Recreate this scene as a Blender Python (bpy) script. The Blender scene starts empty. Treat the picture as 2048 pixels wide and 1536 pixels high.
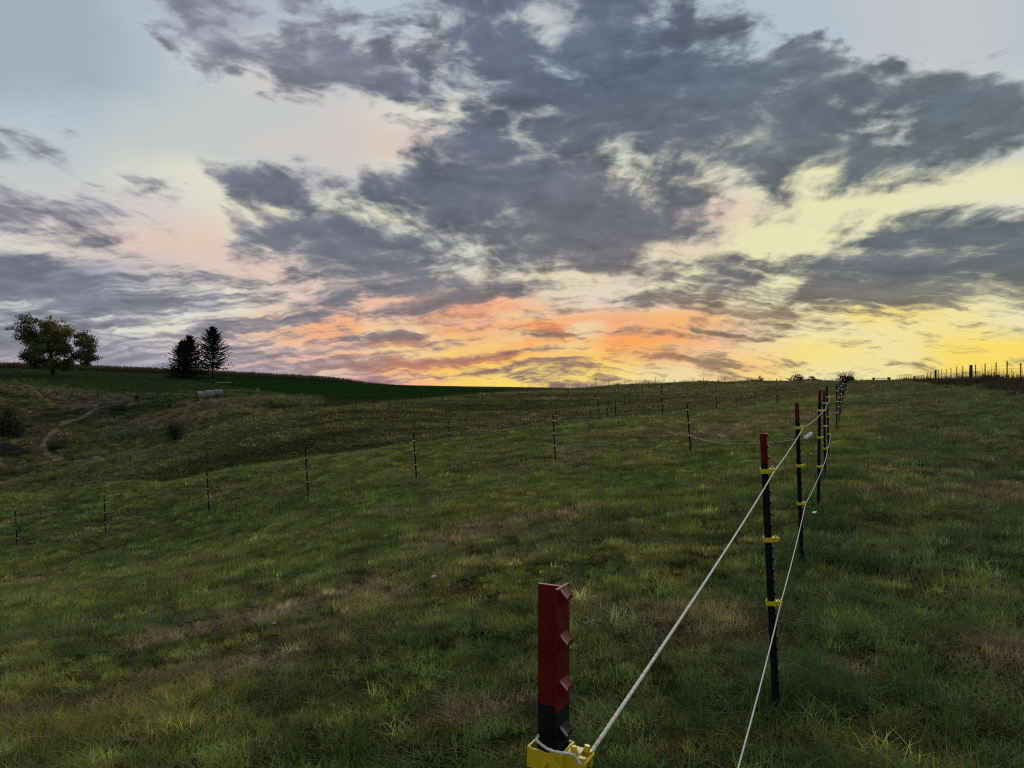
import bpy, bmesh, math, random
import numpy as np
from mathutils import Vector, Matrix

random.seed(7)
RNG = np.random.default_rng(11)
SC = bpy.context.scene
COL = SC.collection
F = 1520.0            # focal length of the photograph in its own pixels
ZC = 1.6              # eye height above the ground under the camera

# ------------------------------------------------------------------ camera
cam_data = bpy.data.cameras.new('camera')
cam_data.sensor_width = 36.0
cam_data.lens = F / 2048 * 36.0
cam_data.clip_start = 0.05
cam_data.clip_end = 6000
cam = bpy.data.objects.new('camera', cam_data)
COL.objects.link(cam)
cam.location = (0, 0, ZC)
cam.rotation_euler = (math.radians(90), 0, 0)
SC.camera = cam
SC.view_settings.view_transform = 'Standard'
SC.view_settings.look = 'None'
SC.view_settings.gamma = 1.0
SC.view_settings.use_curve_mapping = False
SC.view_settings.exposure = 0.0
try:
    SC.cycles.use_denoising = False      # the sward is finer than a denoiser keeps
    SC.cycles.filter_width = 1.2
    SC.cycles.max_bounces = 5
    SC.cycles.diffuse_bounces = 3
    SC.cycles.transparent_max_bounces = 8
except Exception:
    pass

# ------------------------------------------------------------------ light
SUN_AZ, SUN_EL = math.radians(15), math.radians(16)
sun_d = bpy.data.lights.new('sun', 'SUN')
sun_d.energy = 2.1
sun_d.angle = math.radians(45)
sun_d.color = (1.0, 0.86, 0.66)
sun = bpy.data.objects.new('sun', sun_d)
COL.objects.link(sun)
_dir = Vector((math.sin(SUN_AZ) * math.cos(SUN_EL), math.cos(SUN_AZ) * math.cos(SUN_EL), math.sin(SUN_EL)))
sun.rotation_euler = _dir.to_track_quat('Z', 'Y').to_euler()
sun.location = _dir * 500


def lin(c):
    c = np.asarray(c, float) / 255.0
    return np.where(c <= 0.04045, c / 12.92, ((c + 0.055) / 1.055) ** 2.4)


# ---- cloud cover of the evening sky, 24 rows x 32 columns from the top of the view to the horizon
COVER = """
0 0 0 1 2 4 5 5 5 6 5 3 4 6 8 8 8 7 8 8 6 6 6 3 1 0 0 0 1 1 0 0
0 0 0 0 3 6 6 5 4 5 5 5 4 5 8 8 6 8 9 9 6 7 7 5 3 1 0 0 1 0 0 0
0 0 0 0 1 5 8 8 5 5 7 4 5 6 9 9 8 9 9 9 8 9 8 6 6 4 1 0 0 0 0 0
0 0 0 0 0 2 6 8 8 8 8 8 6 6 8 8 8 8 9 9 9 9 8 8 9 9 5 2 1 1 1 2
0 0 0 0 0 0 4 3 7 8 8 8 8 6 7 8 8 8 8 9 9 9 9 9 9 9 8 6 6 3 2 3
0 0 0 0 0 0 1 1 3 6 7 8 8 7 6 8 9 8 9 9 9 9 9 9 9 9 8 8 8 8 8 7
0 0 0 0 0 0 0 0 0 1 3 5 5 6 6 8 8 8 9 9 9 9 9 9 9 9 7 7 8 8 9 8
4 2 2 0 0 0 0 0 0 0 0 1 1 4 6 8 7 8 8 9 9 9 9 9 9 9 7 7 8 9 9 9
5 4 1 0 0 0 0 0 0 0 0 0 3 7 8 8 8 8 8 8 8 8 8 9 9 9 8 6 7 8 9 8
6 4 1 0 1 2 1 0 0 0 0 0 4 8 9 9 8 7 6 5 6 6 6 8 8 8 8 7 8 7 7 5
2 1 1 0 1 1 5 7 7 5 1 2 4 8 8 9 8 8 7 4 5 7 5 8 7 4 7 8 6 5 3 1
3 1 4 4 3 3 2 8 8 5 5 7 8 9 9 9 9 9 8 5 6 7 4 4 5 7 6 4 3 2 1 0
6 4 3 5 4 4 1 6 7 6 6 7 8 9 9 9 9 9 9 7 5 7 3 2 5 3 1 0 0 1 0 0
8 6 3 4 3 3 1 3 3 6 6 4 3 7 9 9 8 8 9 9 8 7 5 3 3 2 1 3 7 6 7 8
5 4 5 5 4 2 1 4 8 8 8 8 6 4 6 8 8 7 9 9 9 8 5 2 1 1 4 8 8 8 9 9
3 3 4 3 3 2 2 5 7 8 9 9 8 7 6 7 8 8 8 8 4 3 2 1 0 1 6 9 9 9 9 9
8 7 6 4 4 3 3 5 4 7 8 8 9 6 4 5 7 7 8 7 7 7 7 7 6 8 8 9 9 6 8 9
9 9 8 7 7 7 6 4 4 5 7 8 8 8 7 7 7 5 3 5 5 4 7 6 5 8 9 9 9 9 9 9
9 9 9 9 8 8 7 6 5 6 7 5 7 8 8 7 8 7 5 5 8 8 6 5 5 7 9 9 9 9 9 9
6 8 7 7 8 7 7 6 6 6 6 6 7 7 6 5 5 4 4 3 4 6 7 8 7 4 4 6 6 7 8 8
8 8 8 6 7 6 7 6 6 7 5 4 4 4 3 3 4 4 3 4 4 4 4 4 5 5 3 2 2 3 4 6
8 8 8 8 6 6 7 6 7 8 9 9 8 6 4 2 3 5 5 4 6 5 6 6 6 6 5 4 3 3 2 2
8 8 8 8 8 8 8 7 7 5 6 8 8 8 9 8 9 8 3 6 5 6 6 4 5 4 4 4 5 3 2 3
6 8 8 8 8 8 8 8 8 8 8 8 7 5 4 3 5 6 7 5 6 5 7 5 6 4 5 3 4 3 4 3
"""
COVER = np.array([[float(v) for v in r.split()] for r in COVER.strip().splitlines()]) / 9.0
COVER[0:6, 5:14] = np.minimum(COVER[0:6, 5:14] + np.where(COVER[0:6, 5:14] > .2, .12, 0), 1)

PAL = dict(b=(166, 182, 194), c=(184, 198, 208), g=(200, 206, 204), p=(214, 206, 202), s=(254, 176, 132), w=(228, 227, 209),
           y=(238, 233, 186), Y=(255, 226, 106), o=(255, 168, 74), O=(250, 142, 60), l=(158, 158, 172), P=(230, 204, 186))
CLEAR = """
b b c l c c c g g l c c c c p c
b b c g g g g w g c c c c c p c
b b c g p g g g c c c g g g g g
c c g g g p w w g g g g w w g g
c g g g p p P w w w w y w w g g
g g w w g p w w w w y w y y y y
g p p w y w y w w w P P y y y w
w P P P w w w w w y P y y y y y
l l p P P P w w y P y y y y y y
w c w w P s s P s s o y y Y y y
l l P P P o o O O o o Y y Y Y Y
P l l l o o Y Y Y Y O Y Y Y Y Y
"""
LOW = """
w c w w P P s s P w w y y w y y
w c w w P s P s y P o y y Y Y y
l w w P o o y O y s o P y y Y y
l l w P P s y o y o O y Y y Y Y
l l l P s y Y Y Y Y y s Y y Y Y
s l l l l P s Y Y Y y Y y y Y Y
"""
CLEAR = [r for r in CLEAR.strip().splitlines()[:9] for _ in (0, 1)] + LOW.strip().splitlines()
CLEAR = np.array([[lin(PAL[v]) for v in r.split()] for r in CLEAR])
DARK = [[(140, 142, 156), (128, 129, 145), (118, 120, 136), (98, 106, 124), (85, 97, 116), (88, 98, 113), (105, 112, 122), (120, 128, 130)],
        [(140, 142, 150), (130, 130, 140), (112, 113, 127), (90, 96, 114), (82, 94, 111), (80, 92, 107), (82, 94, 107), (85, 97, 108)],
        [(115, 118, 132), (105, 108, 125), (96, 101, 119), (88, 95, 112), (93, 97, 110), (95, 100, 108), (95, 105, 110), (95, 105, 110)],
        [(125, 122, 135), (115, 115, 130), (95, 100, 116), (90, 96, 111), (95, 98, 108), (100, 102, 108), (90, 98, 108), (85, 95, 108)],
        [(98, 107, 125), (108, 113, 128), (112, 112, 122), (105, 108, 118), (112, 108, 112), (105, 100, 100), (95, 98, 102), (88, 95, 100)],
        [(138, 138, 154), (140, 138, 152), (142, 132, 140), (138, 116, 116), (142, 116, 108), (158, 136, 108), (162, 146, 104), (150, 140, 106)]]
DARK = np.array([[lin(np.array(v) + 12) for v in r] for r in DARK])

AZ_R, T_TOP = 0.61, 0.52


def resample(G, na, nt):
    """control grid given over the view -> grid over azimuth and tan(elevation)"""
    R_, C_ = G.shape[:2]
    out = np.zeros((nt, na) + G.shape[2:])
    for j in range(nt):
        for i in range(na):
            az = -AZ_R + 2 * AZ_R * i / (na - 1)
            t = T_TOP * j / (nt - 1)
            x = 1024 + F * math.tan(az)
            y = 768 - F * t / math.cos(az)
            cx = min(max(x / 2048 * C_ - .5, 0), C_ - 1.001)
            cy = min(max(y / 768 * R_ - .5, 0), R_ - 1.001)
            a, b = int(cx), int(cy)
            u, v = cx - a, cy - b
            out[j, i] = (G[b, a] * (1 - u) * (1 - v) + G[b, a + 1] * u * (1 - v) + G[b + 1, a] * (1 - u) * v + G[b + 1, a + 1] * u * v)
    return out


def build_world():
    w = bpy.data.worlds.new('World')
    SC.world = w
    w.use_nodes = True
    nt = w.node_tree
    nt.nodes.clear()
    N, L = nt.nodes.new, nt.links.new

    def val(v):
        n = N('ShaderNodeValue'); n.outputs[0].default_value = v; return n.outputs[0]

    def m(op, a, b=None, c=None, clamp=False):
        n = N('ShaderNodeMath'); n.operation = op; n.use_clamp = clamp
        for k, s in enumerate((a, b, c)):
            if s is None: continue
            if isinstance(s, (int, float)): n.inputs[k].default_value = s
            else: L(s, n.inputs[k])
        return n.outputs[0]

    def vm(op, a, b=None, sc=None):
        n = N('ShaderNodeVectorMath'); n.operation = op
        for k, s in enumerate((a, b)):
            if s is None: continue
            if isinstance(s, tuple): n.inputs[k].default_value = s
            else: L(s, n.inputs[k])
        if sc is not None:
            if isinstance(sc, (int, float)): n.inputs['Scale'].default_value = sc
            else: L(sc, n.inputs['Scale'])
        return n.outputs['Value'] if op == 'DOT_PRODUCT' else n.outputs[0]

    def comb(x, y, z):
        n = N('ShaderNodeCombineXYZ')
        for k, s in enumerate((x, y, z)):
            if isinstance(s, (int, float)): n.inputs[k].default_value = s
            else: L(s, n.inputs[k])
        return n.outputs[0]

    def noise(vec, scale, detail=4.0, rough=0.5, dist=0.0, color=False):
        n = N('ShaderNodeTexNoise'); n.inputs['Scale'].default_value = scale
        n.inputs['Detail'].default_value = detail; n.inputs['Roughness'].default_value = rough
        n.inputs['Distortion'].default_value = dist
        L(vec, n.inputs['Vector'])
        return n.outputs['Color'] if color else n.outputs[0]

    def curves(vec, ys3, smooth):
        n = N('ShaderNodeRGBCurve')
        L(vec, n.inputs['Color'])
        for k in range(3):
            cv = n.mapping.curves[k]
            ys = ys3[k] if k < len(ys3) else [0.0, 0.0]
            npt = len(ys)
            cv.points[0].location = (0, ys[0])
            cv.points[-1].location = (1, ys[-1])
            for i in range(1, npt - 1):
                cv.points.new(i / (npt - 1), ys[i])
            for p in cv.points:
                p.handle_type = 'AUTO_CLAMPED' if smooth else 'VECTOR'
        n.mapping.update()
        return n.outputs[0]

    def grid(G, a3, t3):
        nr = G.shape[0]
        total = None
        for r in range(0, nr, 3):
            rows = list(range(r, min(r + 3, nr)))
            A = curves(a3, [list(G[k]) for k in rows], True)
            B = curves(t3, [[1.0 if q == k else 0.0 for q in range(nr)] for k in rows], False)
            d = vm('DOT_PRODUCT', A, B)
            total = d if total is None else m('ADD', total, d)
        return total

    tc = N('ShaderNodeTexCoord').outputs['Generated']
    sep = N('ShaderNodeSeparateXYZ'); L(tc, sep.inputs[0])
    X, Y, Z = sep.outputs
    hyp = m('SQRT', m('ADD', m('MULTIPLY', X, X), m('MULTIPLY', Y, Y)))
    hyp = m('MAXIMUM', hyp, 1e-4)
    az = m('ARCTAN2', X, Y)
    t = m('DIVIDE', m('MAXIMUM', Z, 0.0), hyp)
    # cloud-deck coordinates, u across and v along the wind (which blows towards a point a little right of the middle)
    den = m('ADD', m('MAXIMUM', Z, 0.0), 0.13)
    W = math.radians(5)
    u = m('DIVIDE', m('SUBTRACT', m('MULTIPLY', X, math.cos(W)), m('MULTIPLY', Y, math.sin(W))), den)
    v = m('DIVIDE', m('ADD', m('MULTIPLY', X, math.sin(W)), m('MULTIPLY', Y, math.cos(W))), den)
    deck = comb(u, v, 0.0)
    streak = comb(m('MULTIPLY', u, 1.0), m('MULTIPLY', v, 0.33), 3.7)
    w1 = noise(deck, 2.2, 3, .55, color=True)
    w1c = vm('SUBTRACT', w1, (.5, .5, .5))
    deckw = vm('ADD', deck, vm('SCALE', w1c, sc=.28))
    streakw = vm('ADD', streak, vm('SCALE', w1c, sc=.22))
    # control coordinates, stirred a little so that no edge follows the grid
    w2 = vm('SUBTRACT', noise(tc, 9.0, 4, .6, color=True), (.5, .5, .5))
    sw = N('ShaderNodeSeparateXYZ'); L(w2, sw.inputs[0])
    a_w = m('ADD', az, m('MULTIPLY', sw.outputs[0], 0.085))
    t_w = m('ADD', t, m('MULTIPLY', sw.outputs[1], m('ADD', 0.012, m('MULTIPLY', t, 0.09))))
    a01 = m('DIVIDE', m('PINGPONG', m('ADD', a_w, AZ_R), 2 * AZ_R), 2 * AZ_R)
    t01 = m('DIVIDE', t_w, T_TOP, clamp=True)
    a3, t3 = comb(a01, a01, a01), comb(t01, t01, t01)
    cov = grid(resample(COVER, 33, 25), a3, t3)
    a01s = m('DIVIDE', m('PINGPONG', m('ADD', az, AZ_R), 2 * AZ_R), 2 * AZ_R)
    t01s = m('DIVIDE', t, T_TOP, clamp=True)
    a3s, t3s = comb(a01s, a01s, a01s), comb(t01s, t01s, t01s)
    gc = resample(CLEAR, 17, 25)
    gd = resample(DARK, 9, 9)
    clear = comb(*[grid(gc[..., k], a3, t3) for k in range(3)])
    dark = comb(*[grid(gd[..., k], a3s, t3s) for k in range(3)])

    n_puff = noise(deckw, 11.0, 6, .62)
    vo = N('ShaderNodeTexVoronoi'); vo.feature = 'SMOOTH_F1'; vo.inputs['Scale'].default_value = 10.0; vo.inputs['Smoothness'].default_value = .6
    L(vm('ADD', deckw, vm('SCALE', vm('SUBTRACT', noise(deck, 9.0, 3, .6, color=True), (.5, .5, .5)), sc=.16)), vo.inputs['Vector'])
    lump = m('SUBTRACT', 0.36, vo.outputs['Distance'])
    n_puff = m('ADD', n_puff, m('MULTIPLY', lump, 0.42))
    n_strk = noise(streakw, 9.0, 6, .6)
    # far, low clouds: long thin bands seen edge-on, sloping towards the point the wind blows to
    aa = m('SUBTRACT', az, math.radians(4.5))
    q = m('ADD', t, m('MULTIPLY', m('SQRT', m('ADD', m('MULTIPLY', aa, aa), 0.01)), 0.17))
    low = comb(m('MULTIPLY', az, 4.2), m('MULTIPLY', q, 34.0), 1.3)
    loww = vm('ADD', low, vm('MULTIPLY', vm('SUBTRACT', noise(tc, 7.0, 4, .6, color=True), (.5, .5, .5)), (1.3, 1.6, 0.0)))
    n_low = m('ADD', m('MULTIPLY', noise(loww, 1.5, 7, .64), 1.7), m('MULTIPLY_ADD', noise(streakw, 5.0, 5, .65), .65, -0.675))
    n_big = noise(streakw, 2.6, 3, .5)
    hi = m('MULTIPLY_ADD', t, 4.0, -0.65, clamp=True)              # puffy high up, streaky further down
    lo = m('MULTIPLY_ADD', t, -6.5, 1.45, clamp=True)              # bands near the horizon
    rest = m('SUBTRACT', 1.0, lo)
    mixn = m('ADD', m('MULTIPLY', n_puff, hi), m('MULTIPLY', n_strk, m('SUBTRACT', 1.0, hi)))
    mixn = m('ADD', m('MULTIPLY', mixn, rest), m('MULTIPLY', n_low, lo))
    amp = m('ADD', m('MULTIPLY', m('SUBTRACT', mixn, 0.5), 2.1), m('MULTIPLY', m('SUBTRACT', n_big, 0.5), 0.45))
    mid = m('MULTIPLY', m('MULTIPLY', cov, m('SUBTRACT', 1.0, cov)), 4.0)
    amp = m('MULTIPLY', amp, m('ADD', 0.74, m('MULTIPLY', mid, 0.26)))
    c_hi = m('MULTIPLY', m('POWER', m('MAXIMUM', cov, 0.0), 0.74), 1.20)
    D = m('ADD', m('ADD', m('MULTIPLY', c_hi, rest), m('MULTIPLY', m('MULTIPLY', cov, 1.06), lo)), amp)
    ss = N('ShaderNodeMapRange'); ss.interpolation_type = 'SMOOTHSTEP'
    L(D, ss.inputs[0]); ss.inputs[1].default_value = 0.20; ss.inputs[2].default_value = 1.08
    cover = ss.outputs[0]
    # inside of the clouds: thicker is darker
    thick = noise(deckw, 3.4, 4, .6)
    shade = m('SUBTRACT', 1.98, m('MULTIPLY', m('ADD', thick, mixn), 0.98))
    dark2 = vm('SCALE', dark, sc=shade)
    # thin edges scatter the light behind them
    rim = m('MULTIPLY', m('MULTIPLY', cover, m('SUBTRACT', 1.0, cover)), 4.0)
    rimv = m('MULTIPLY_ADD', rim, 0.24, 0.98)
    clear2 = vm('SCALE', clear, sc=rimv)
    mx = N('ShaderNodeMix'); mx.data_type = 'RGBA'
    L(cover, mx.inputs['Factor']); L(clear2, mx.inputs[6]); L(dark2, mx.inputs[7])
    col = mx.outputs[2]
    # orange-lit cloud shreds over the glow
    g_az = m('MULTIPLY', m('SUBTRACT', az, math.radians(1.5)), 4.2)
    g_t = m('MULTIPLY', m('SUBTRACT', q, 0.088), 26.0)
    glow = m('EXPONENT', m('MULTIPLY', m('ADD', m('MULTIPLY', g_az, g_az), m('MULTIPLY', g_t, g_t)), -1.0))
    n_or = noise(loww, 0.85, 6, .6)
    fo = m('MULTIPLY', glow, m('MULTIPLY_ADD', n_or, 5.5, -2.5, clamp=True))
    mo = N('ShaderNodeMix'); mo.data_type = 'RGBA'
    L(m('MULTIPLY', fo, 0.85), mo.inputs['Factor']); L(col, mo.inputs[6]); mo.inputs[7].default_value = (*lin((255, 146, 62)), 1)
    col = mo.outputs[2]
    # below the horizon: dull earth glow
    bg = N('ShaderNodeBackground'); L(col, bg.inputs['Color']); bg.inputs['Strength'].default_value = 0.95
    sky = N('ShaderNodeTexSky'); sky.sky_type = 'NISHITA'; sky.sun_disc = False
    sky.sun_elevation = math.radians(-3); sky.sun_rotation = SUN_AZ
    sky.dust_density = 1.0
    bg2 = N('ShaderNodeBackground'); L(sky.outputs[0], bg2.inputs['Color']); bg2.inputs['Strength'].default_value = 0.05
    add = N('ShaderNodeAddShader'); L(bg.outputs[0], add.inputs[0]); L(bg2.outputs[0], add.inputs[1])
    out = N('ShaderNodeOutputWorld'); L(add.outputs[0], out.inputs['Surface'])


build_world()

# ------------------------------------------------------------------ helpers
def noise2(x, y, seed=0):
    """smooth value noise in -1..1, vectorised"""
    x = np.asarray(x, float); y = np.asarray(y, float)
    xi = np.floor(x).astype(np.int64); yi = np.floor(y).astype(np.int64)
    fx = x - xi; fy = y - yi
    fx = fx * fx * fx * (fx * (fx * 6 - 15) + 10); fy = fy * fy * fy * (fy * (fy * 6 - 15) + 10)

    def h(a, b):
        n = (a * 374761393 + b * 668265263 + seed * 1442695041) & 0xFFFFFFFF
        n = ((n ^ (n >> 13)) * 1274126177) & 0xFFFFFFFF
        return ((n ^ (n >> 16)) & 0xFFFF) / 32767.5 - 1.0
    a = h(xi, yi); b = h(xi + 1, yi); c = h(xi, yi + 1); d = h(xi + 1, yi + 1)
    return (a * (1 - fx) + b * fx) * (1 - fy) + (c * (1 - fx) + d * fx) * fy


def fbm(x, y, octaves=3, seed=0):
    s, a, tot = 0.0, 1.0, 0.0
    for k in range(octaves):
        s = s + a * noise2(np.asarray(x) * 2 ** k + 17.3 * k, np.asarray(y) * 2 ** k - 9.1 * k, seed + k)
        tot += a; a *= 0.5
    return s / tot


def sstep(a, b, x):
    t = np.clip((np.asarray(x, float) - a) / (b - a), 0, 1)
    return t * t * (3 - 2 * t)


def pchip(xk, yk, xq):
    xk = np.asarray(xk, float); yk = np.asarray(yk, float)
    h = np.diff(xk); d = np.diff(yk) / h
    m_ = np.zeros_like(yk)
    for i in range(1, len(xk) - 1):
        if d[i - 1] * d[i] > 0:
            w1, w2 = 2 * h[i] + h[i - 1], h[i] + 2 * h[i - 1]
            m_[i] = (w1 + w2) / (w1 / d[i - 1] + w2 / d[i])
    m_[0], m_[-1] = d[0], d[-1]
    xq = np.clip(xq, xk[0], xk[-1])
    i = np.clip(np.searchsorted(xk, xq) - 1, 0, len(xk) - 2)
    t = (xq - xk[i]) / h[i]
    return ((2 * t ** 3 - 3 * t ** 2 + 1) * yk[i] + (t ** 3 - 2 * t ** 2 + t) * h[i] * m_[i]
            + (-2 * t ** 3 + 3 * t ** 2) * yk[i + 1] + (t ** 3 - t ** 2) * h[i] * m_[i + 1])


# ------------------------------------------------------------------ terrain profile
# surveyed profiles: bearing (as tangent) -> (distance north, height relative to the eye)
PROF = {
    -2.5: [(.5, -1.57), (3, -1.9), (8, -2.9), (15, -4.2), (26, -6.2), (42, -7.0), (60, -12), (90, -13), (115, -10), (140, -3.5), (170, .8), (250, 4.5), (400, 5), (1500, 5)],
    0: [(.5, -1.57), (3, -1.8), (5, -2.15), (10, -3.0), (26, -5.7), (42, -6.22), (56, -11), (78, -13.4), (90, -13.0), (100, -13.3), (115, -10.6), (130, -6.6), (140, -3.0), (150, -.85), (165, .75), (200, 2.9), (262, 5.2), (300, 5.4), (500, 4.2), (1500, -10)],
    250: [(.5, -1.57), (3, -1.75), (5, -2.05), (10, -2.8), (24.5, -4.7), (38, -4.95), (52, -9), (66, -10.6), (78, -9.7), (88, -8.85), (98, -9.9), (108, -9.9), (120, -8.5), (140, -5.6), (150, -3.3), (156, -2.6), (168, -1.6), (185, .3), (215, 2.3), (268, 3.9), (320, 4.0), (500, 2.5), (1500, -12)],
    500: [(.5, -1.57), (3, -1.7), (5, -1.95), (10, -2.5), (21.5, -3.5), (33, -3.66), (47, -7.4), (60, -7.9), (72, -6.9), (88, -4.1), (98, -5.7), (112, -5.7), (125, -4.7), (140, -3.2), (160, -1.9), (185, -.3), (220, .7), (275, 2.0), (320, 2.1), (500, 0.5), (1500, -14)],
    750: [(.5, -1.57), (5, -1.8), (10, -2.15), (20, -2.72), (32, -2.82), (45, -5.2), (58, -5.6), (70, -4.3), (86, -2.35), (100, -3.2), (125, -4.8), (155, -3.6), (185, -3.2), (240, -1.8), (290, -.35), (340, -.1), (500, -1.5), (1500, -15)],
    1024: [(.5, -1.57), (2, -1.58), (5, -1.68), (10, -1.9), (20, -2.18), (32, -2.1), (43, -3.4), (58, -3.9), (75, -3.0), (97, -1.2), (120, -2.2), (180, -3.4), (260, -2.6), (380, -1.5), (500, -2.4), (1500, -18)],
    1300: [(.5, -1.57), (5, -1.6), (10, -1.68), (19.6, -1.88), (34, -1.5), (45, -2.5), (55, -2.8), (66, -2.5), (82, -1.5), (112, -.2), (150, -.15), (200, -1.5), (400, -2.5), (1500, -18)],
    1640: [(.5, -1.57), (3.6, -1.57), (6.3, -1.49), (8.7, -1.41), (14, -1.4), (21, -1.34), (30, -1.1), (38, -.82), (46, -.95), (60, -.8), (75, -.4), (112, .25), (150, .4), (200, -.3), (400, -1.5), (1500, -18)],
    2048: [(.5, -1.57), (3, -1.55), (8, -1.4), (20, -.92), (37, -.25), (55, 0.02), (75, .15), (100, .35), (150, .45), (200, .2), (400, -1.0), (1500, -18)],
    3600: [(.5, -1.57), (3, -1.45), (8, -1.0), (20, -.3), (37, .3), (60, .6), (100, .9), (200, .8), (400, 0), (1500, -15)],
}
_LR = np.linspace(math.log(.45), math.log(1600), 420)
_az, _cols = [], []
for px, pr in sorted(PROF.items()):
    if px == -2.5:
        a = -math.radians(52)
    elif px == 3600:
        a = math.radians(52)
    else:
        a = math.atan((px - 1024) / F)
    _az.append(a)
    rr = [math.log(d / math.cos(a) if abs(a) < .7 else d * 1.3) for d, z in pr]
    _cols.append(pchip(rr, [z for d, z in pr], _LR))
back = pchip([math.log(.45), math.log(20), math.log(100), math.log(1600)], [-1.57, -1.5, .5, -8], _LR)
side_l = 0.5 * _cols[0] + 0.5 * back
side_r = 0.5 * _cols[-1] + 0.5 * back
_az = [-math.pi, -math.radians(95)] + _az + [math.radians(95), math.pi]
_cols = [back, side_l] + _cols + [side_r, back]
_az = np.array(_az); _cols = np.array(_cols)
_AQ = np.linspace(-math.pi, math.pi, 2881)
_TAB = np.stack([pchip(_az, _cols[:, k], _AQ) for k in range(len(_LR))], axis=1)


def base_h(x, y):
    x = np.asarray(x, float); y = np.asarray(y, float)
    r = np.maximum(np.hypot(x, y), .46)
    a = np.arctan2(x, y)
    fa = (a + math.pi) / (2 * math.pi) * 2880
    fr = (np.clip(np.log(r), _LR[0], _LR[-1]) - _LR[0]) / (_LR[-1] - _LR[0]) * (len(_LR) - 1)
    ia = np.clip(fa.astype(int), 0, 2879); ir = np.clip(fr.astype(int), 0, len(_LR) - 2)
    u = fa - ia; v = fr - ir
    return (_TAB[ia, ir] * (1 - u) * (1 - v) + _TAB[ia + 1, ir] * u * (1 - v) + _TAB[ia, ir + 1] * (1 - u) * v + _TAB[ia + 1, ir + 1] * u * v)


def pix(x, y):
    """bearing of a ground point as a column of the photograph (only to find its field)"""
    return 1024 + F * np.asarray(x) / np.maximum(np.asarray(y), 1e-3)


def rough_zone(x, y):
    """the unmown gully side on the left"""
    x = np.asarray(x, float); y = np.asarray(y, float)
    c = pix(x, y)
    w = sstep(86, 90, y) * (1 - sstep(150, 172, y)) * (1 - sstep(540, 700, c)) * (y > 0)
    return np.clip(w, 0, 1)


def ground(x, y):
    x = np.asarray(x, float); y = np.asarray(y, float)
    r = np.hypot(x, y)
    rz = rough_zone(x, y)
    b = base_h(x, y)
    b = b + 0.018 * noise2(x * 2.1, y * 2.1, 3) * sstep(1, 3, r) * (1 - sstep(60, 120, r))
    b = b + 0.05 * fbm(x * .35, y * .35, 2, 5) * sstep(4, 14, r)
    b = b + rz * (0.95 * fbm(x * .11, y * .11, 3, 9) + 0.22 * noise2(x * .5, y * .5, 12))
    return b + ZC


def gz(x, y):
    return float(ground(np.array([x]), np.array([y]))[0])


def at(px, d):
    """ground point on the bearing of photo column px at northing d"""
    x = (px - 1024) / F * d
    return x, d, gz(x, d)


def d_at(px, py, d0, d1):
    """northing at which the ground on bearing px is first seen at height py, between d0 and d1"""
    d = np.linspace(d0, d1, 400)
    g = ground((px - 1024) / F * d, d)
    row = 768 - F * (g - ZC) / d
    i = int(np.argmin(np.where(row <= py, d, 1e9))) if (row <= py).any() else int(np.argmin(row))
    return float(d[i])


# ------------------------------------------------------------------ materials
def mat(name, base, rough=.8, var=0.25, scale=8.0, bump=0.0, spec=.25, metal=0.0, detail=4.0, col2=None, coord='Object', translucent=0.0, attr=None, stretch=None):
    m_ = bpy.data.materials.new(name)
    m_.use_nodes = True
    nt = m_.node_tree; N, L = nt.nodes.new, nt.links.new
    b = nt.nodes['Principled BSDF']
    b.inputs['Roughness'].default_value = rough
    b.inputs['Specular IOR Level'].default_value = spec
    b.inputs['Metallic'].default_value = metal
    tc = N('ShaderNodeTexCoord')
    src = tc.outputs[coord]
    if stretch:
        mp = N('ShaderNodeMapping'); mp.inputs['Scale'].default_value = stretch
        L(src, mp.inputs[0]); src = mp.outputs[0]
    no = N('ShaderNodeTexNoise'); no.inputs['Scale'].default_value = scale; no.inputs['Detail'].default_value = detail
    L(src, no.inputs['Vector'])
    rp = N('ShaderNodeValToRGB')
    c = np.array(base, float); c2 = np.array(col2, float) if col2 is not None else c
    rp.color_ramp.elements[0].position = .3; rp.color_ramp.elements[1].position = .7
    rp.color_ramp.elements[0].color = (*np.clip(c * (1 - var), 0, 1), 1)
    rp.color_ramp.elements[1].color = (*np.clip(c2 * (1 + var), 0, 1), 1)
    L(no.outputs[0], rp.inputs[0])
    colr = rp.outputs[0]
    if attr:
        at_ = N('ShaderNodeAttribute'); at_.attribute_name = attr[0]; at_.attribute_type = attr[1]
        mu = N('ShaderNodeMix'); mu.data_type = 'RGBA'; mu.blend_type = 'MULTIPLY'; mu.inputs['Factor'].default_value = 1
        L(colr, mu.inputs[6]); L(at_.outputs['Color'], mu.inputs[7])
        colr = mu.outputs[2]
    L(colr, b.inputs['Base Color'])
    if bump:
        bp = N('ShaderNodeBump'); bp.inputs['Strength'].default_value = bump; bp.inputs['Distance'].default_value = 0.01
        L(no.outputs[0], bp.inputs['Height']); L(bp.outputs[0], b.inputs['Normal'])
    if translucent:
        tr = N('ShaderNodeBsdfTranslucent'); L(colr, tr.inputs['Color'])
        mx = N('ShaderNodeMixShader'); mx.inputs[0].default_value = translucent
        out = nt.nodes['Material Output']
        L(b.outputs[0], mx.inputs[1]); L(tr.outputs[0], mx.inputs[2]); L(mx.outputs[0], out.inputs['Surface'])
    return m_


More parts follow.
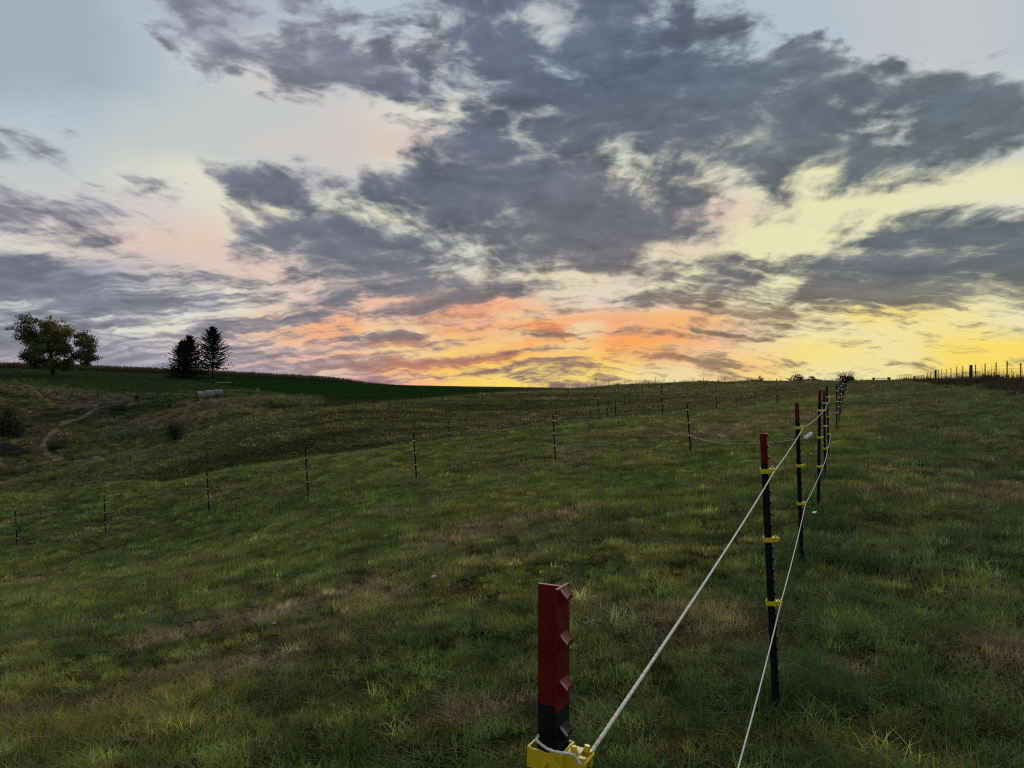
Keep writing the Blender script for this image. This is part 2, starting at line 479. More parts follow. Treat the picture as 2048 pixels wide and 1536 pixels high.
M = {}
M['post'] = mat('post_black_paint', (.006, .008, .012), .65, .35, 40, .3, .15)
M['red'] = mat('post_red_paint', (.12, .004, .006), .6, .25, 30, .3, .2)
M['worn'] = mat('worn_stud_edge', (.30, .17, .15), .6, .3, 60)
M['steel'] = mat('bare_stud_edge', (.22, .21, .20), .45, .3, 60)
M['yellow'] = mat('yellow_plastic', (.62, .50, .015), .42, .08, 20, .1, .45)
M['white'] = mat('white_plastic', (.66, .67, .62), .45, .08, 20, .1, .45)
M['grip'] = mat('white_grip', (.72, .73, .72), .4, .06, 20, .1, .45)
M['rope'] = mat('white_rope', (.66, .66, .60), .8, .15, 90, .3)
M['wood'] = mat('weathered_post_wood', (.055, .040, .030), .9, .4, 6, .6, stretch=(1, 1, .2))
M['palewood'] = mat('pale_rail_wood', (.34, .31, .25), .8, .25, 6, .4)
M['rust'] = mat('rusty_steel', (.030, .024, .020), .8, .35, 30)
M['bark'] = mat('bark', (.035, .028, .022), .95, .45, 5, .8, stretch=(1, 1, .3))
M['leaf'] = mat('tree_leaves', (.062, .080, .022), .6, .45, .9, 0, .3, attr=('tint', 'GEOMETRY'), translucent=.3)
M['needle'] = mat('spruce_needles', (.012, .020, .012), .8, .5, 1.2, 0, .2)
M['bush'] = mat('bush_leaves', (.034, .044, .020), .7, .5, 2, 0, .2, translucent=.2)
M['greybush'] = mat('bare_brush_twigs', (.060, .058, .055), .9, .4, 4, 0, .2)
M['corn'] = mat('corn_leaves', (.115, .085, .048), .8, .4, 3, 0, .2, col2=(.075, .080, .030))
M['tassel'] = mat('corn_tassels', (.26, .20, .13), .8, .3, 3, 0, .2)
M['weed'] = mat('dry_weeds', (.085, .066, .038), .85, .5, 6, 0, .2)
M['wrapw'] = mat('white_net_wrap', (.17, .19, .16), .5, .18, 3, .4, .4, stretch=(1, 1, 6))
M['wrapg'] = mat('pale_green_net_wrap', (.12, .18, .12), .5, .25, 3, .4, .4, stretch=(1, 1, 6))
M['hay'] = mat('hay_bale_end', (.060, .055, .038), .9, .4, 12, .8)
M['path'] = mat('trodden_path', (.11, .095, .058), 1, .4, 1.2, .5, 0, col2=(.17, .145, .09))
M['stone'] = mat('pale_stone', (.42, .40, .35), .8, .25, 20, .4)
M['alfalfa'] = mat('alfalfa', (.007, .022, .005), 1, .4, .35, 0, 0, col2=(.011, .031, .008), detail=8)
M['ropefar'] = mat('thin_rope', (.50, .50, .40), .9, .15, 90, 0, 0)
# grass: white blades times the tint carried by every clump
M['grass'] = mat('grass_blades', (1., 1., 1.), .8, .3, 14, 0, .08, attr=('tint', 'INSTANCER'), translucent=.28)


def chips(m_, colour, scale, lo, hi):
    """bare or rusty flecks where the paint has come off"""
    nt = m_.node_tree; N, L = nt.nodes.new, nt.links.new
    b = nt.nodes['Principled BSDF']; src = b.inputs['Base Color'].links[0].from_socket
    tc = N('ShaderNodeTexCoord'); no = N('ShaderNodeTexNoise'); no.inputs['Scale'].default_value = scale; no.inputs['Detail'].default_value = 6
    no.inputs['Roughness'].default_value = .7
    L(tc.outputs['Object'], no.inputs['Vector'])
    mr = N('ShaderNodeMapRange'); mr.inputs[1].default_value = lo; mr.inputs[2].default_value = hi; L(no.outputs[0], mr.inputs[0])
    mx = N('ShaderNodeMix'); mx.data_type = 'RGBA'; L(mr.outputs[0], mx.inputs['Factor']); L(src, mx.inputs[6]); mx.inputs[7].default_value = (*colour, 1)
    L(mx.outputs[2], b.inputs['Base Color'])


chips(M['red'], (.045, .016, .012), 95, .60, .66)
chips(M['post'], (.040, .024, .018), 80, .61, .67)
chips(M['yellow'], (.30, .26, .05), 140, .56, .70)
chips(M['rope'], (.34, .34, .28), 60, .52, .70)

# ------------------------------------------------------------------ mesh building
class MB:
    def __init__(self):
        self.v = []; self.f = []; self.mi = []

    def add(self, vs, fs, mi=0):
        o = len(self.v)
        self.v += [tuple(p) for p in vs]
        self.f += [tuple(i + o for i in f) for f in fs]
        self.mi += [mi] * len(fs)

    def box(self, c, s, rot=None, mi=0):
        hx, hy, hz = s[0] / 2, s[1] / 2, s[2] / 2
        vs = [Vector((sx * hx, sy * hy, sz * hz)) for sz in (-1, 1) for sy in (-1, 1) for sx in (-1, 1)]
        if rot is not None: vs = [rot @ p for p in vs]
        vs = [p + Vector(c) for p in vs]
        self.add(vs, [(0, 2, 3, 1), (4, 5, 7, 6), (0, 1, 5, 4), (2, 6, 7, 3), (0, 4, 6, 2), (1, 3, 7, 5)], mi)

    def tube(self, pts, rad, n=6, cap=True, twist=0.0, lobes=0, lob=0.0, mi=0):
        pts = [Vector(p) for p in pts]
        if isinstance(rad, (int, float)): rad = [rad] * len(pts)
        vs = []; fs = []
        T = (pts[1] - pts[0]).normalized()
        up = Vector((0, 0, 1)) if abs(T.z) < .9 else Vector((1, 0, 0))
        Nn = (up - T * up.dot(T)).normalized()
        for i, p in enumerate(pts):
            a = pts[max(i - 1, 0)]; b = pts[min(i + 1, len(pts) - 1)]
            T = (b - a).normalized()
            Nn = (Nn - T * Nn.dot(T)).normalized()
            B = T.cross(Nn)
            for k in range(n):
                th = 2 * math.pi * k / n
                r = rad[i] * (1 + lob * math.cos(lobes * (th + twist * i)) if lobes else 1)
                vs.append(p + (Nn * math.cos(th) + B * math.sin(th)) * r)
        for i in range(len(pts) - 1):
            for k in range(n):
                k2 = (k + 1) % n
                fs.append((i * n + k, i * n + k2, (i + 1) * n + k2, (i + 1) * n + k))
        if cap:
            fs.append(tuple(range(n - 1, -1, -1)))
            fs.append(tuple((len(pts) - 1) * n + k for k in range(n)))
        self.add(vs, fs, mi)

    def prism(self, prof, z0, z1, mi=0):
        """closed xy outline extruded along z"""
        n = len(prof)
        vs = [(x, y, z0) for x, y in prof] + [(x, y, z1) for x, y in prof]
        fs = [(k, (k + 1) % n, n + (k + 1) % n, n + k) for k in range(n)]
        fs += [tuple(range(n - 1, -1, -1)), tuple(range(n, 2 * n))]
        self.add(vs, fs, mi)

    def mesh(self, name, mats, smooth=False):
        me = bpy.data.meshes.new(name)
        me.from_pydata(self.v, [], self.f)
        if not isinstance(mats, (list, tuple)): mats = [mats]
        for m_ in mats: me.materials.append(m_)
        if len(mats) > 1: me.polygons.foreach_set('material_index', self.mi)
        if smooth: me.polygons.foreach_set('use_smooth', [True] * len(self.f))
        me.update()
        return me

    def build(self, name, mats, parent=None, smooth=False):
        o = bpy.data.objects.new(name, self.mesh(name, mats, smooth))
        COL.objects.link(o)
        if parent is not None: o.parent = parent
        return o


def np_mesh(name, V, Fq, material, attrs=None, smooth=False):
    """mesh from numpy arrays; Fq is (n,k) with constant k"""
    me = bpy.data.meshes.new(name)
    V = np.asarray(V, np.float32); Fq = np.asarray(Fq, np.int32)
    k = Fq.shape[1]
    me.vertices.add(len(V)); me.vertices.foreach_set('co', V.ravel())
    me.loops.add(Fq.size); me.loops.foreach_set('vertex_index', Fq.ravel())
    me.polygons.add(len(Fq))
    me.polygons.foreach_set('loop_start', np.arange(0, Fq.size, k, dtype=np.int32))
    try:
        me.polygons.foreach_set('loop_total', np.full(len(Fq), k, dtype=np.int32))
    except Exception:
        pass
    me.update(calc_edges=True)
    if smooth: me.polygons.foreach_set('use_smooth', np.ones(len(Fq), bool))
    for nm, arr in (attrs or {}).items():
        at_ = me.attributes.new(nm, 'FLOAT_COLOR', 'POINT')
        a4 = np.ones((len(V), 4), np.float32); a4[:, :3] = arr
        at_.data.foreach_set('color', a4.ravel())
    if material is not None: me.materials.append(material)
    return me


def link(name, me, parent=None):
    o = bpy.data.objects.new(name, me); COL.objects.link(o)
    if parent is not None: o.parent = parent
    return o


def tag(o, label=None, cat=None, group=None, kind=None):
    if label: o['label'] = label
    if cat: o['category'] = cat
    if group: o['group'] = group
    if kind: o['kind'] = kind
    return o


def thing(name, loc, label, cat, group=None, rz=0.0):
    o = bpy.data.objects.new(name, None); COL.objects.link(o)
    o.empty_display_size = .2
    o.location = loc; o.rotation_euler = (0, 0, rz)
    return tag(o, label, cat, group)


def copy_tree(root, loc=None, rot=None, label=None, group=None):
    kids = {}
    for o in list(bpy.data.objects):
        if o.parent is not None: kids.setdefault(o.parent.name, []).append(o)

    def cp(o, parent):
        c = o.copy(); COL.objects.link(c)
        if parent is not None: c.parent = parent
        for ch in kids.get(o.name, []): cp(ch, c)
        return c
    c = cp(root, None)
    if loc is not None: c.location = loc
    if rot is not None: c.rotation_euler = rot
    if label: c['label'] = label
    if group: c['group'] = group
    return c


# ------------------------------------------------------------------ ground colour (albedo; gap shade painted in for the terrain)
def albedo(x, y):
    x = np.asarray(x, float); y = np.asarray(y, float)
    c = pix(x, y); r = np.hypot(x, y)
    front = (y > 0)
    n1 = fbm(x * .30, y * .30, 4, 21); n2 = fbm(x * 1.3 + 4, y * 1.3, 3, 31); n3 = fbm(x * .09, y * .09, 3, 41)
    green = np.array([.066, .082, .021]); dgreen = np.array([.034, .056, .014]); blue = np.array([.046, .064, .026])
    dry = np.array([.150, .110, .060]); olive = np.array([.092, .086, .022])
    col = green[None] * np.ones((x.size, 1))

    def mixc(col, c2, w):
        w = np.clip(w, 0, 1)[:, None]
        return col * (1 - w) + np.array(c2)[None] * w
    n1 = n1.ravel(); n2 = n2.ravel(); n3 = n3.ravel()
    xx, yy, cc, rr = x.ravel(), y.ravel(), c.ravel(), r.ravel()
    col = mixc(col, dgreen, sstep(.0, .5, n1) * .45)
    col = mixc(col, olive, sstep(.0, .5, -n1) * .5)
    n5 = fbm(xx * 2.4 + 1, yy * 2.4, 2, 36)
    col = mixc(col, dgreen * .7, sstep(.1, .5, n5) * .7)
    col = mixc(col, olive * 1.3, sstep(.15, .5, -n5) * .35)
    col = mixc(col, blue, sstep(.05, .45, n2) * .5)
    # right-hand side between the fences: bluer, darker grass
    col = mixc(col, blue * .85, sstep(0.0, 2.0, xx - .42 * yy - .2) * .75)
    dry_w = sstep(.30, .6, fbm(xx * .62 + 8, yy * .62 + 3, 4, 51)) * .45
    # the brown swathe across the front field and the bleached patch by the seventh stake
    for (px_, py_, sx, sy, an, w) in DRY:
        dx, dy = xx - px_, yy - py_
        ca, sa = math.cos(an), math.sin(an)
        u_, v_ = (dx * ca + dy * sa) / sx, (-dx * sa + dy * ca) / sy
        e = np.exp(-(u_ ** 2 + v_ ** 2)) * w
        dry_w = np.maximum(dry_w, np.clip(e * (.65 + 2.2 * n2), 0, .85))
    col = mixc(col, dry, dry_w)
    # second hill: mown, browner
    hill = sstep(42, 56, yy) * (1 - sstep(118, 135, yy)) * (1 - rough_zone(xx, yy)) * sstep(-40, 30, cc)
    col = mixc(col, [.046, .046, .018], hill * .8)
    stripe = noise2((xx * .25 + yy * .97) * .9 + n3 * 1.2, (xx * .97 - yy * .25) * .05, 61)
    col = mixc(col, [.095, .084, .036], hill * sstep(.1, .7, stripe) * .7)
    col = mixc(col, [.026, .030, .012], hill * sstep(.1, .7, -stripe) * .8)
    col = mixc(col, [.078, .084, .034], sstep(70, 82, yy) * (1 - sstep(86, 89, yy)) * (1 - sstep(560, 680, cc)) * .75)
    # unmown gully side
    rz = rough_zone(xx, yy)
    nn = fbm(xx * .16, yy * .16, 4, 71)
    col = mixc(col, [.100, .082, .050], rz * (.6 + .9 * nn))
    col = mixc(col, [.080, .072, .066], rz * sstep(.15, .5, fbm(xx * .05 + 3, yy * .07, 3, 75)) * .8)
    col = mixc(col, [.030, .044, .018], rz * sstep(.0, .3, fbm(xx * .10 + 9, yy * .09, 4, 81)) * .95)
    # pasture above it
    up = sstep(150, 172, yy) * (1 - sstep(700, 800, cc))
    col = mixc(col, [.034, .060, .022], up * .85)
    # crop ground and everything far
    far = sstep(120, 140, yy) * sstep(560, 700, cc) * (1 - sstep(1080, 1180, cc))
    col = mixc(col, [.040, .045, .022], far * .8)
    col = mixc(col, [.045, .050, .024], sstep(400, 500, rr) * .8)
    return col, dry_w


DRY = []
for (px_, py_, dd_, sx, sy, an, w) in [(620, 1175, 7.2, 1.7, .35, .35, 1.0), (560, 1215, 6.2, .9, .25, .35, .8), (330, 1290, 5.3, 1.2, .30, .3, .8),
                                       (60, 1380, 4.9, 1.0, .35, .2, .9), (960, 1375, 3.9, .22, .10, 0, .9), (1290, 1480, 3.0, .25, .12, 0, .5),
                                       (1700, 1340, 4.2, .30, .22, 0, .75), (2010, 1320, 4.2, .6, .25, .2, .85), (1060, 1020, 10.5, 1.8, .6, .5, .55),
                                       (1480, 850, 27, 7.0, 3.5, .5, .85), (1700, 810, 40, 5.0, 3.0, .4, .5), (1200, 890, 21, 3.5, 1.2, .5, .6),
                                       (850, 1070, 9.5, 1.6, .5, .4, .5), (1010, 1330, 4.3, .3, .12, 0, .5), (420, 1100, 13, 3, .8, .3, .4)]:
    DRY.append(((px_ - 1024) / F * dd_, dd_, sx, sy, an, w))


def build_terrain():
    az = np.concatenate([np.linspace(-180, -50, 44)[:-1], np.linspace(-50, -36, 20)[:-1], np.linspace(-36, 36, 481)[:-1],
                         np.linspace(36, 50, 20)[:-1], np.linspace(50, 180, 44)])[:-1]
    az = np.radians(az)
    r = np.exp(np.linspace(math.log(.5), math.log(1500), 540))
    na, nr = len(az), len(r)
    A, R_ = np.meshgrid(az, r, indexing='ij')
    X, Y = (R_ * np.sin(A)).ravel(), (R_ * np.cos(A)).ravel()
    Z = ground(X, Y)
    V = np.stack([X, Y, Z], 1)
    V = np.vstack([V, [[0, 0, gz(0, 0)]]])
    i = np.arange(na)[:, None]; j = np.arange(nr - 1)[None]
    i2 = (i + 1) % na
    Fq = np.stack([i * nr + j, i * nr + j + 1, i2 * nr + j + 1, i2 * nr + j], -1).reshape(-1, 4)
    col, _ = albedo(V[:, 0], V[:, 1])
    col *= (.45 + .55 * sstep(12, 45, np.hypot(V[:, 0], V[:, 1])))[:, None]      # shade between near grass clumps, painted into the ground colour
    m_ = bpy.data.materials.new('pasture_ground'); m_.use_nodes = True
    nt = m_.node_tree; N, L = nt.nodes.new, nt.links.new
    b = nt.nodes['Principled BSDF']; b.inputs['Roughness'].default_value = 1; b.inputs['Specular IOR Level'].default_value = 0
    at_ = N('ShaderNodeAttribute'); at_.attribute_name = 'tint'
    tc = N('ShaderNodeTexCoord')
    n1 = N('ShaderNodeTexNoise'); n1.inputs['Scale'].default_value = 1.6; n1.inputs['Detail'].default_value = 8; n1.inputs['Roughness'].default_value = .7
    n2 = N('ShaderNodeTexNoise'); n2.inputs['Scale'].default_value = 22; n2.inputs['Detail'].default_value = 4
    L(tc.outputs['Object'], n1.inputs['Vector']); L(tc.outputs['Object'], n2.inputs['Vector'])
    mr = N('ShaderNodeMapRange'); mr.inputs[1].default_value = .3; mr.inputs[2].default_value = .7; mr.inputs[3].default_value = .45; mr.inputs[4].default_value = 1.25
    L(n1.outputs[0], mr.inputs[0])
    mr2 = N('ShaderNodeMapRange'); mr2.inputs[1].default_value = .3; mr2.inputs[2].default_value = .7; mr2.inputs[3].default_value = .7; mr2.inputs[4].default_value = 1.2
    L(n2.outputs[0], mr2.inputs[0])
    mu = N('ShaderNodeMath'); mu.operation = 'MULTIPLY'; L(mr.outputs[0], mu.inputs[0]); L(mr2.outputs[0], mu.inputs[1])
    vs = N('ShaderNodeVectorMath'); vs.operation = 'SCALE'; L(at_.outputs['Vector'], vs.inputs[0]); L(mu.outputs[0], vs.inputs['Scale'])
    L(vs.outputs[0], b.inputs['Base Color'])
    bp = N('ShaderNodeBump'); bp.inputs['Strength'].default_value = .9; bp.inputs['Distance'].default_value = .12
    L(n1.outputs[0], bp.inputs['Height']); L(bp.outputs[0], b.inputs['Normal'])
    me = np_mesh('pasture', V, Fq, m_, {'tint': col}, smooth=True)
    # close the small hole under the camera
    bm = bmesh.new(); bm.from_mesh(me); bm.verts.ensure_lookup_table()
    cvert = bm.verts[na * nr]
    for k in range(na):
        bm.faces.new((cvert, bm.verts[k * nr], bm.verts[((k + 1) % na) * nr]))
    bm.to_mesh(me); bm.free()
    o = link('pasture', me)
    tag(o, kind='structure')
    return o


build_terrain()


# ------------------------------------------------------------------ scattering: points carry turn, size, tint and kind
HIDE = bpy.data.collections.new('plant_sources')      # sources only, never linked to the scene


def clump(name, n, rad, h, w, bend, lie=0.0, seed=0, material=None, hvar=.5, ntip=3):
    rg = np.random.default_rng(seed)
    V = []; Fc = []
    for i in range(n):
        a = rg.uniform(0, 6.283); rr = rad * math.sqrt(rg.uniform(0, 1))
        x, y = rr * math.cos(a), rr * math.sin(a)
        d = rg.uniform(0, 6.283); hh = h * rg.uniform(1 - hvar, 1 + hvar * .6); bb = bend * rg.uniform(.3, 1.6)
        tilt = lie + rg.normal() * .12
        dx, dy = math.cos(d), math.sin(d); px_, py_ = -dy, dx
        ww = w * rg.uniform(.7, 1.3)
        o = len(V); ns = ntip
        for s in range(ns + 1):
            t = s / ns
            out = (math.sin(min(tilt, 1.5)) * t + bb * t * t) * hh
            z = (math.cos(min(tilt, 1.5)) * t - .35 * bb * t * t) * hh
            z = max(z, .004 * s) if lie > .5 else z
            wt = ww * (1 - t) ** .7
            cx, cy = x + dx * out, y + dy * out
            if s < ns:
                V += [(cx - px_ * wt / 2, cy - py_ * wt / 2, z - .01), (cx + px_ * wt / 2, cy + py_ * wt / 2, z - .01)]
            else:
                V += [(cx, cy, z)]
        for s in range(ns - 1):
            Fc += [(o + 2 * s, o + 2 * s + 1, o + 2 * s + 3), (o + 2 * s, o + 2 * s + 3, o + 2 * s + 2)]
        Fc.append((o + 2 * (ns - 1), o + 2 * (ns - 1) + 1, o + 2 * ns))
    me = np_mesh(name, V, Fc, material or M['grass'])
    ob = bpy.data.objects.new(name, me)
    HIDE.objects.link(ob)
    return ob


def scatter(name, pts, rot, scl, tint, kind_i, sources):
    me = bpy.data.meshes.new(name)
    n = len(pts)
    me.vertices.add(n); me.vertices.foreach_set('co', np.asarray(pts, np.float32).ravel())
    a = me.attributes.new('turn', 'FLOAT_VECTOR', 'POINT'); a.data.foreach_set('vector', np.asarray(rot, np.float32).ravel())
    a = me.attributes.new('size', 'FLOAT_VECTOR', 'POINT'); a.data.foreach_set('vector', np.asarray(scl, np.float32).ravel())
    a = me.attributes.new('tint', 'FLOAT_VECTOR', 'POINT'); a.data.foreach_set('vector', np.asarray(tint, np.float32).ravel())
    a = me.attributes.new('pick', 'INT', 'POINT'); a.data.foreach_set('value', np.asarray(kind_i, np.int32))
    ob = link(name, me)
    coll = bpy.data.collections.new(name + '_sources')
    for i, s in enumerate(sources):
        s.name = '%s_source_%02d' % (name, i)
        if s.name not in coll.objects: coll.objects.link(s)
    ng = bpy.data.node_groups.new(name + '_nodes', 'GeometryNodeTree')
    ng.interface.new_socket('Geometry', in_out='INPUT', socket_type='NodeSocketGeometry')
    ng.interface.new_socket('Geometry', in_out='OUTPUT', socket_type='NodeSocketGeometry')
    N, L = ng.nodes.new, ng.links.new
    gi, go = N('NodeGroupInput'), N('NodeGroupOutput')
    ci = N('GeometryNodeCollectionInfo'); ci.inputs['Collection'].default_value = coll
    ci.inputs['Separate Children'].default_value = True; ci.inputs['Reset Children'].default_value = True
    ip = N('GeometryNodeInstanceOnPoints')

    def na(nm, t):
        x = N('GeometryNodeInputNamedAttribute'); x.data_type = t; x.inputs['Name'].default_value = nm
        return x.outputs['Attribute']
    L(gi.outputs[0], ip.inputs['Points']); L(ci.outputs[0], ip.inputs['Instance'])
    ip.inputs['Pick Instance'].default_value = True
    L(na('pick', 'INT'), ip.inputs['Instance Index'])
    er = N('FunctionNodeEulerToRotation'); L(na('turn', 'FLOAT_VECTOR'), er.inputs[0])
    L(er.outputs[0], ip.inputs['Rotation'])
    L(na('size', 'FLOAT_VECTOR'), ip.inputs['Scale'])
    L(ip.outputs[0], go.inputs[0])
    md = ob.modifiers.new('plants', 'NODES'); md.node_group = ng
    return tag(ob, kind='stuff')


def wedge(n_per_m2, r0, r1, half=math.radians(44)):
    area = half * (r1 ** 2 - r0 ** 2)
    n = int(area * n_per_m2)
    a = RNG.uniform(-half, half, n)
    r = np.sqrt(RNG.uniform(r0 ** 2, r1 ** 2, n))
    return r * np.sin(a), r * np.cos(a)


def on_ground(x, y, dz=0.0):
    return np.stack([x, y, ground(x, y) + dz], 1)


def grass_field():
    src = [clump('g0', 60, .085, .050, .0032, .6, seed=1), clump('g1', 60, .085, .062, .0032, .9, seed=2), clump('g2', 46, .09, .080, .0034, 1.1, seed=3),
           clump('g3', 30, .12, .12, .0028, .5, lie=1.25, seed=4),                      # cut straw lying flat
           clump('g4', 30, .06, .13, .0040, 1.0, seed=5),                                # taller tuft
           clump('g5', 8, .10, .14, .0028, .35, lie=.6, seed=6),                               # single bleached stems
           clump('g6', 34, .20, .10, .011, .6, seed=7, ntip=2), clump('g7', 34, .20, .13, .011, .9, seed=8, ntip=2),     # for the middle distance
           clump('g8', 30, .45, .13, .028, .7, seed=9, ntip=2)]                        # for the far slope
    P, Rr, S, T, K = [], [], [], [], []

    def put(x, y, pick, s, dryw=None, bright=1.0, lean=.12, dz=-.004):
        col, dw = albedo(x, y)
        n = len(x)
        P.append(on_ground(x, y, dz)); K.append(pick)
        Rr.append(np.stack([RNG.normal(0, lean, n), RNG.normal(0, lean, n), RNG.uniform(0, 6.283, n)], 1))
        S.append(s)
        jit = np.exp(RNG.normal(0, .42, n))[:, None] * np.exp(RNG.normal(0, .09, (n, 3)))
        pm = 1 + .30 * noise2(x * 3.6, y * 3.6, 97) + .14 * noise2(x * .9, y * .9, 98)
        T.append(col * jit * 3.3 * bright * np.clip(pm, .35, 1.8)[:, None])
        return dw
    # near lawn
    for (dens, r0, r1) in ((270, .6, 3.2), (230, 3.2, 6), (130, 6, 10)):
        x, y = wedge(dens, r0, r1, math.radians(78 if r0 < 5 else 62))
        tall = fbm(x * .9, y * .9, 3, 91); patch = fbm(x * 2.6, y * 2.6, 2, 95)
        col, dw = albedo(x, y)
        n = len(x)
        u = RNG.uniform(0, 1, n)
        pick = np.where(u < .4, 0, np.where(u < .75, 1, 2))
        pick = np.where((tall > .22) & (RNG.uniform(0, 1, n) < .10), 4, pick)
        pick = np.where(RNG.uniform(0, 1, n) < .12 + .55 * dw, 3, pick)
        pick = np.where(RNG.uniform(0, 1, n) < .02, 5, pick)
        keep = (patch > -.62) | (RNG.uniform(0, 1, n) < .5)
        s1 = (.92 + .28 * tall + .22 * patch) * RNG.uniform(.7, 1.3, n) * (1 + .2 * sstep(5, 10, np.hypot(x, y)))
        right = sstep(0, 2, x - .42 * y - .2)
        s1 = s1 * (1 + .25 * right)
        s1 = np.clip(s1, .45, 2.2)
        S3 = np.stack([s1, s1, s1], 1)
        x, y, pick, S3 = x[keep], y[keep], pick[keep], S3[keep]
        put(x, y, pick, S3)
        straw = (pick == 3) | (pick == 5)
        pale = (RNG.uniform(0, 1, len(x)) < .04) & (pick < 4)
        T[-1][pale] = T[-1][pale] * 1.9 + .03
        T[-1][straw] = np.array([.30, .245, .15]) * RNG.uniform(.45, 1.25, (straw.sum(), 1)) * (.75 + .5 * RNG.uniform(0, 1, (straw.sum(), 1)))
    # middle distance
    for (dens, r0, r1, sc) in ((120, 10, 18, .75), (50, 18, 30, 1.05), (22, 30, 46, 1.5)):
        x, y = wedge(dens, r0, r1, math.radians(52 if r0 < 20 else 46))
        n = len(x); tall = fbm(x * .6, y * .6, 3, 91)
        pick = RNG.integers(6, 8, n)
        s1 = sc * np.clip(.85 + .3 * tall, .5, 1.5) * RNG.uniform(.6, 1.25, n)
        zz = s1 / sc ** .55
        put(x, y, pick, np.stack([s1, s1, zz], 1))
        dw = albedo(x, y)[1]
        dd = RNG.uniform(0, 1, n) < .06 + .5 * dw
        T[-1][dd] = np.array([.25, .20, .12]) * RNG.uniform(.5, 1.1, (dd.sum(), 1))
    # mown second hill
    x, y = wedge(7, 46, 122)
    rz = rough_zone(x, y); k = RNG.uniform(0, 1, len(x)) > rz * .7
    x, y = x[k], y[k]
    n = len(x)
    s1 = (1.0 + np.hypot(x, y) / 120) * RNG.uniform(.7, 1.4, n)
    stripe = noise2((x * .25 + y * .97) * .9, (x * .97 - y * .25) * .05, 61)
    put(x, y, np.full(n, 8), np.stack([s1, s1, s1 * .55 * (1 + .5 * stripe)], 1))
    ob = scatter('grass', np.vstack(P), np.vstack(Rr), np.vstack(S), np.vstack(T), np.concatenate(K), src)
    tag(ob, 'short olive green pasture grass with brown straw patches')


grass_field()


def tall_tufts():
    """lush grass left standing at the foot of the stakes and along the line"""
    src = [clump('t0', 60, .13, .30, .0062, .8, seed=21), clump('t1', 46, .10, .24, .0055, 1.1, seed=22)]
    xs, ys = [], []
    for (d, n, sp) in ((3.75, 26, .24), (6.3, 26, .26), (8.73, 20, .3), (11.3, 18, .3), (14.5, 12, .3), (3.0, 10, .3), (2.3, 8, .3), (5.0, 14, .35), (7.5, 10, .35)):
        fx = .05 + .44 * (d - .91)
        xs += list(fx + .12 + RNG.normal(0, sp, n)); ys += list(d + .05 + RNG.normal(0, sp * .8, n))
    x, y = np.array(xs), np.array(ys); n = len(x)
    s = RNG.uniform(.5, 1.15, n)
    rot = np.stack([RNG.normal(0, .15, n), RNG.normal(0, .15, n), RNG.uniform(0, 6.28, n)], 1)
    tint = np.array([.075, .135, .045])[None] * np.exp(RNG.normal(0, .25, (n, 1)))
    ob = scatter('tall_grass', on_ground(x, y, -.01), rot, np.stack([s, s, s], 1), tint, RNG.integers(0, 2, n), src)
    tag(ob, 'longer dark green grass tufts at the foot of the stakes')


tall_tufts()


def gully_weeds():
    """tussocks and tall dead stems of the unmown gully side"""
    src = [clump('w0', 60, .45, .55, .05, .5, seed=31, ntip=2), clump('w1', 50, .6, .8, .06, .7, seed=32, ntip=2), clump('w2', 24, .25, 1.1, .04, .25, seed=33, ntip=2)]
    n0 = 26000
    a = RNG.uniform(math.radians(-44), math.radians(-14), n0); d = RNG.uniform(84, 178, n0)
    x, y = np.tan(a) * d, d
    rz = rough_zone(x, y)
    k = (RNG.uniform(0, 1, n0) < rz)
    for pth in PATHS:
        dist = np.full(n0, 1e9)
        for (x0, y0), (x1, y1) in zip(pth[:-1], pth[1:]):
            vx, vy = x1 - x0, y1 - y0
            t = np.clip(((x - x0) * vx + (y - y0) * vy) / (vx * vx + vy * vy + 1e-9), 0, 1)
            dist = np.minimum(dist, np.hypot(x - x0 - t * vx, y - y0 - t * vy))
        k &= dist > (1.5 if pth is PATHS[0] else .9)
    x, y = x[k], y[k]; n = len(x)
    col, _ = albedo(x, y)
    nn = fbm(x * .12, y * .12, 3, 77)
    s = RNG.uniform(.4, 1.1, n) * (1 + .5 * nn)
    pick = np.where(RNG.uniform(0, 1, n) < .04, 2, RNG.integers(0, 2, n))
    rot = np.stack([RNG.normal(0, .15, n), RNG.normal(0, .15, n), RNG.uniform(0, 6.28, n)], 1)
    tint = col * 2.8 * np.exp(RNG.normal(0, .36, (n, 1)))
    ob = scatter('weeds', on_ground(x, y, -.05), rot, np.stack([s, s, s * .8], 1), tint, pick, src)
    tag(ob, 'dull olive and straw tussocks on the unmown gully side')


PATHS = [[(-79 + 0, 118), (-80, 122), (-78, 128)]]
# cow paths, traced over the ground: (column, northing)
_P1 = [(330, 102), (250, 106), (190, 109), (120, 112), (92, 117), (84, 122), (100, 127), (130, 132), (165, 137.5), (205, 143), (235, 146)]
_P2 = [(-60, 141), (15, 142.5), (60, 143), (110, 143.5), (150, 144), (200, 146), (250, 149)]
_P3 = [(38, 158), (62, 151), (90, 145), (105, 143)]
PATHS = [[((c - 1024) / F * d, d) for c, d in P_] for P_ in (_P1, _P2, _P3)]
WID = (1.5, .7, 1.0)
gully_weeds()


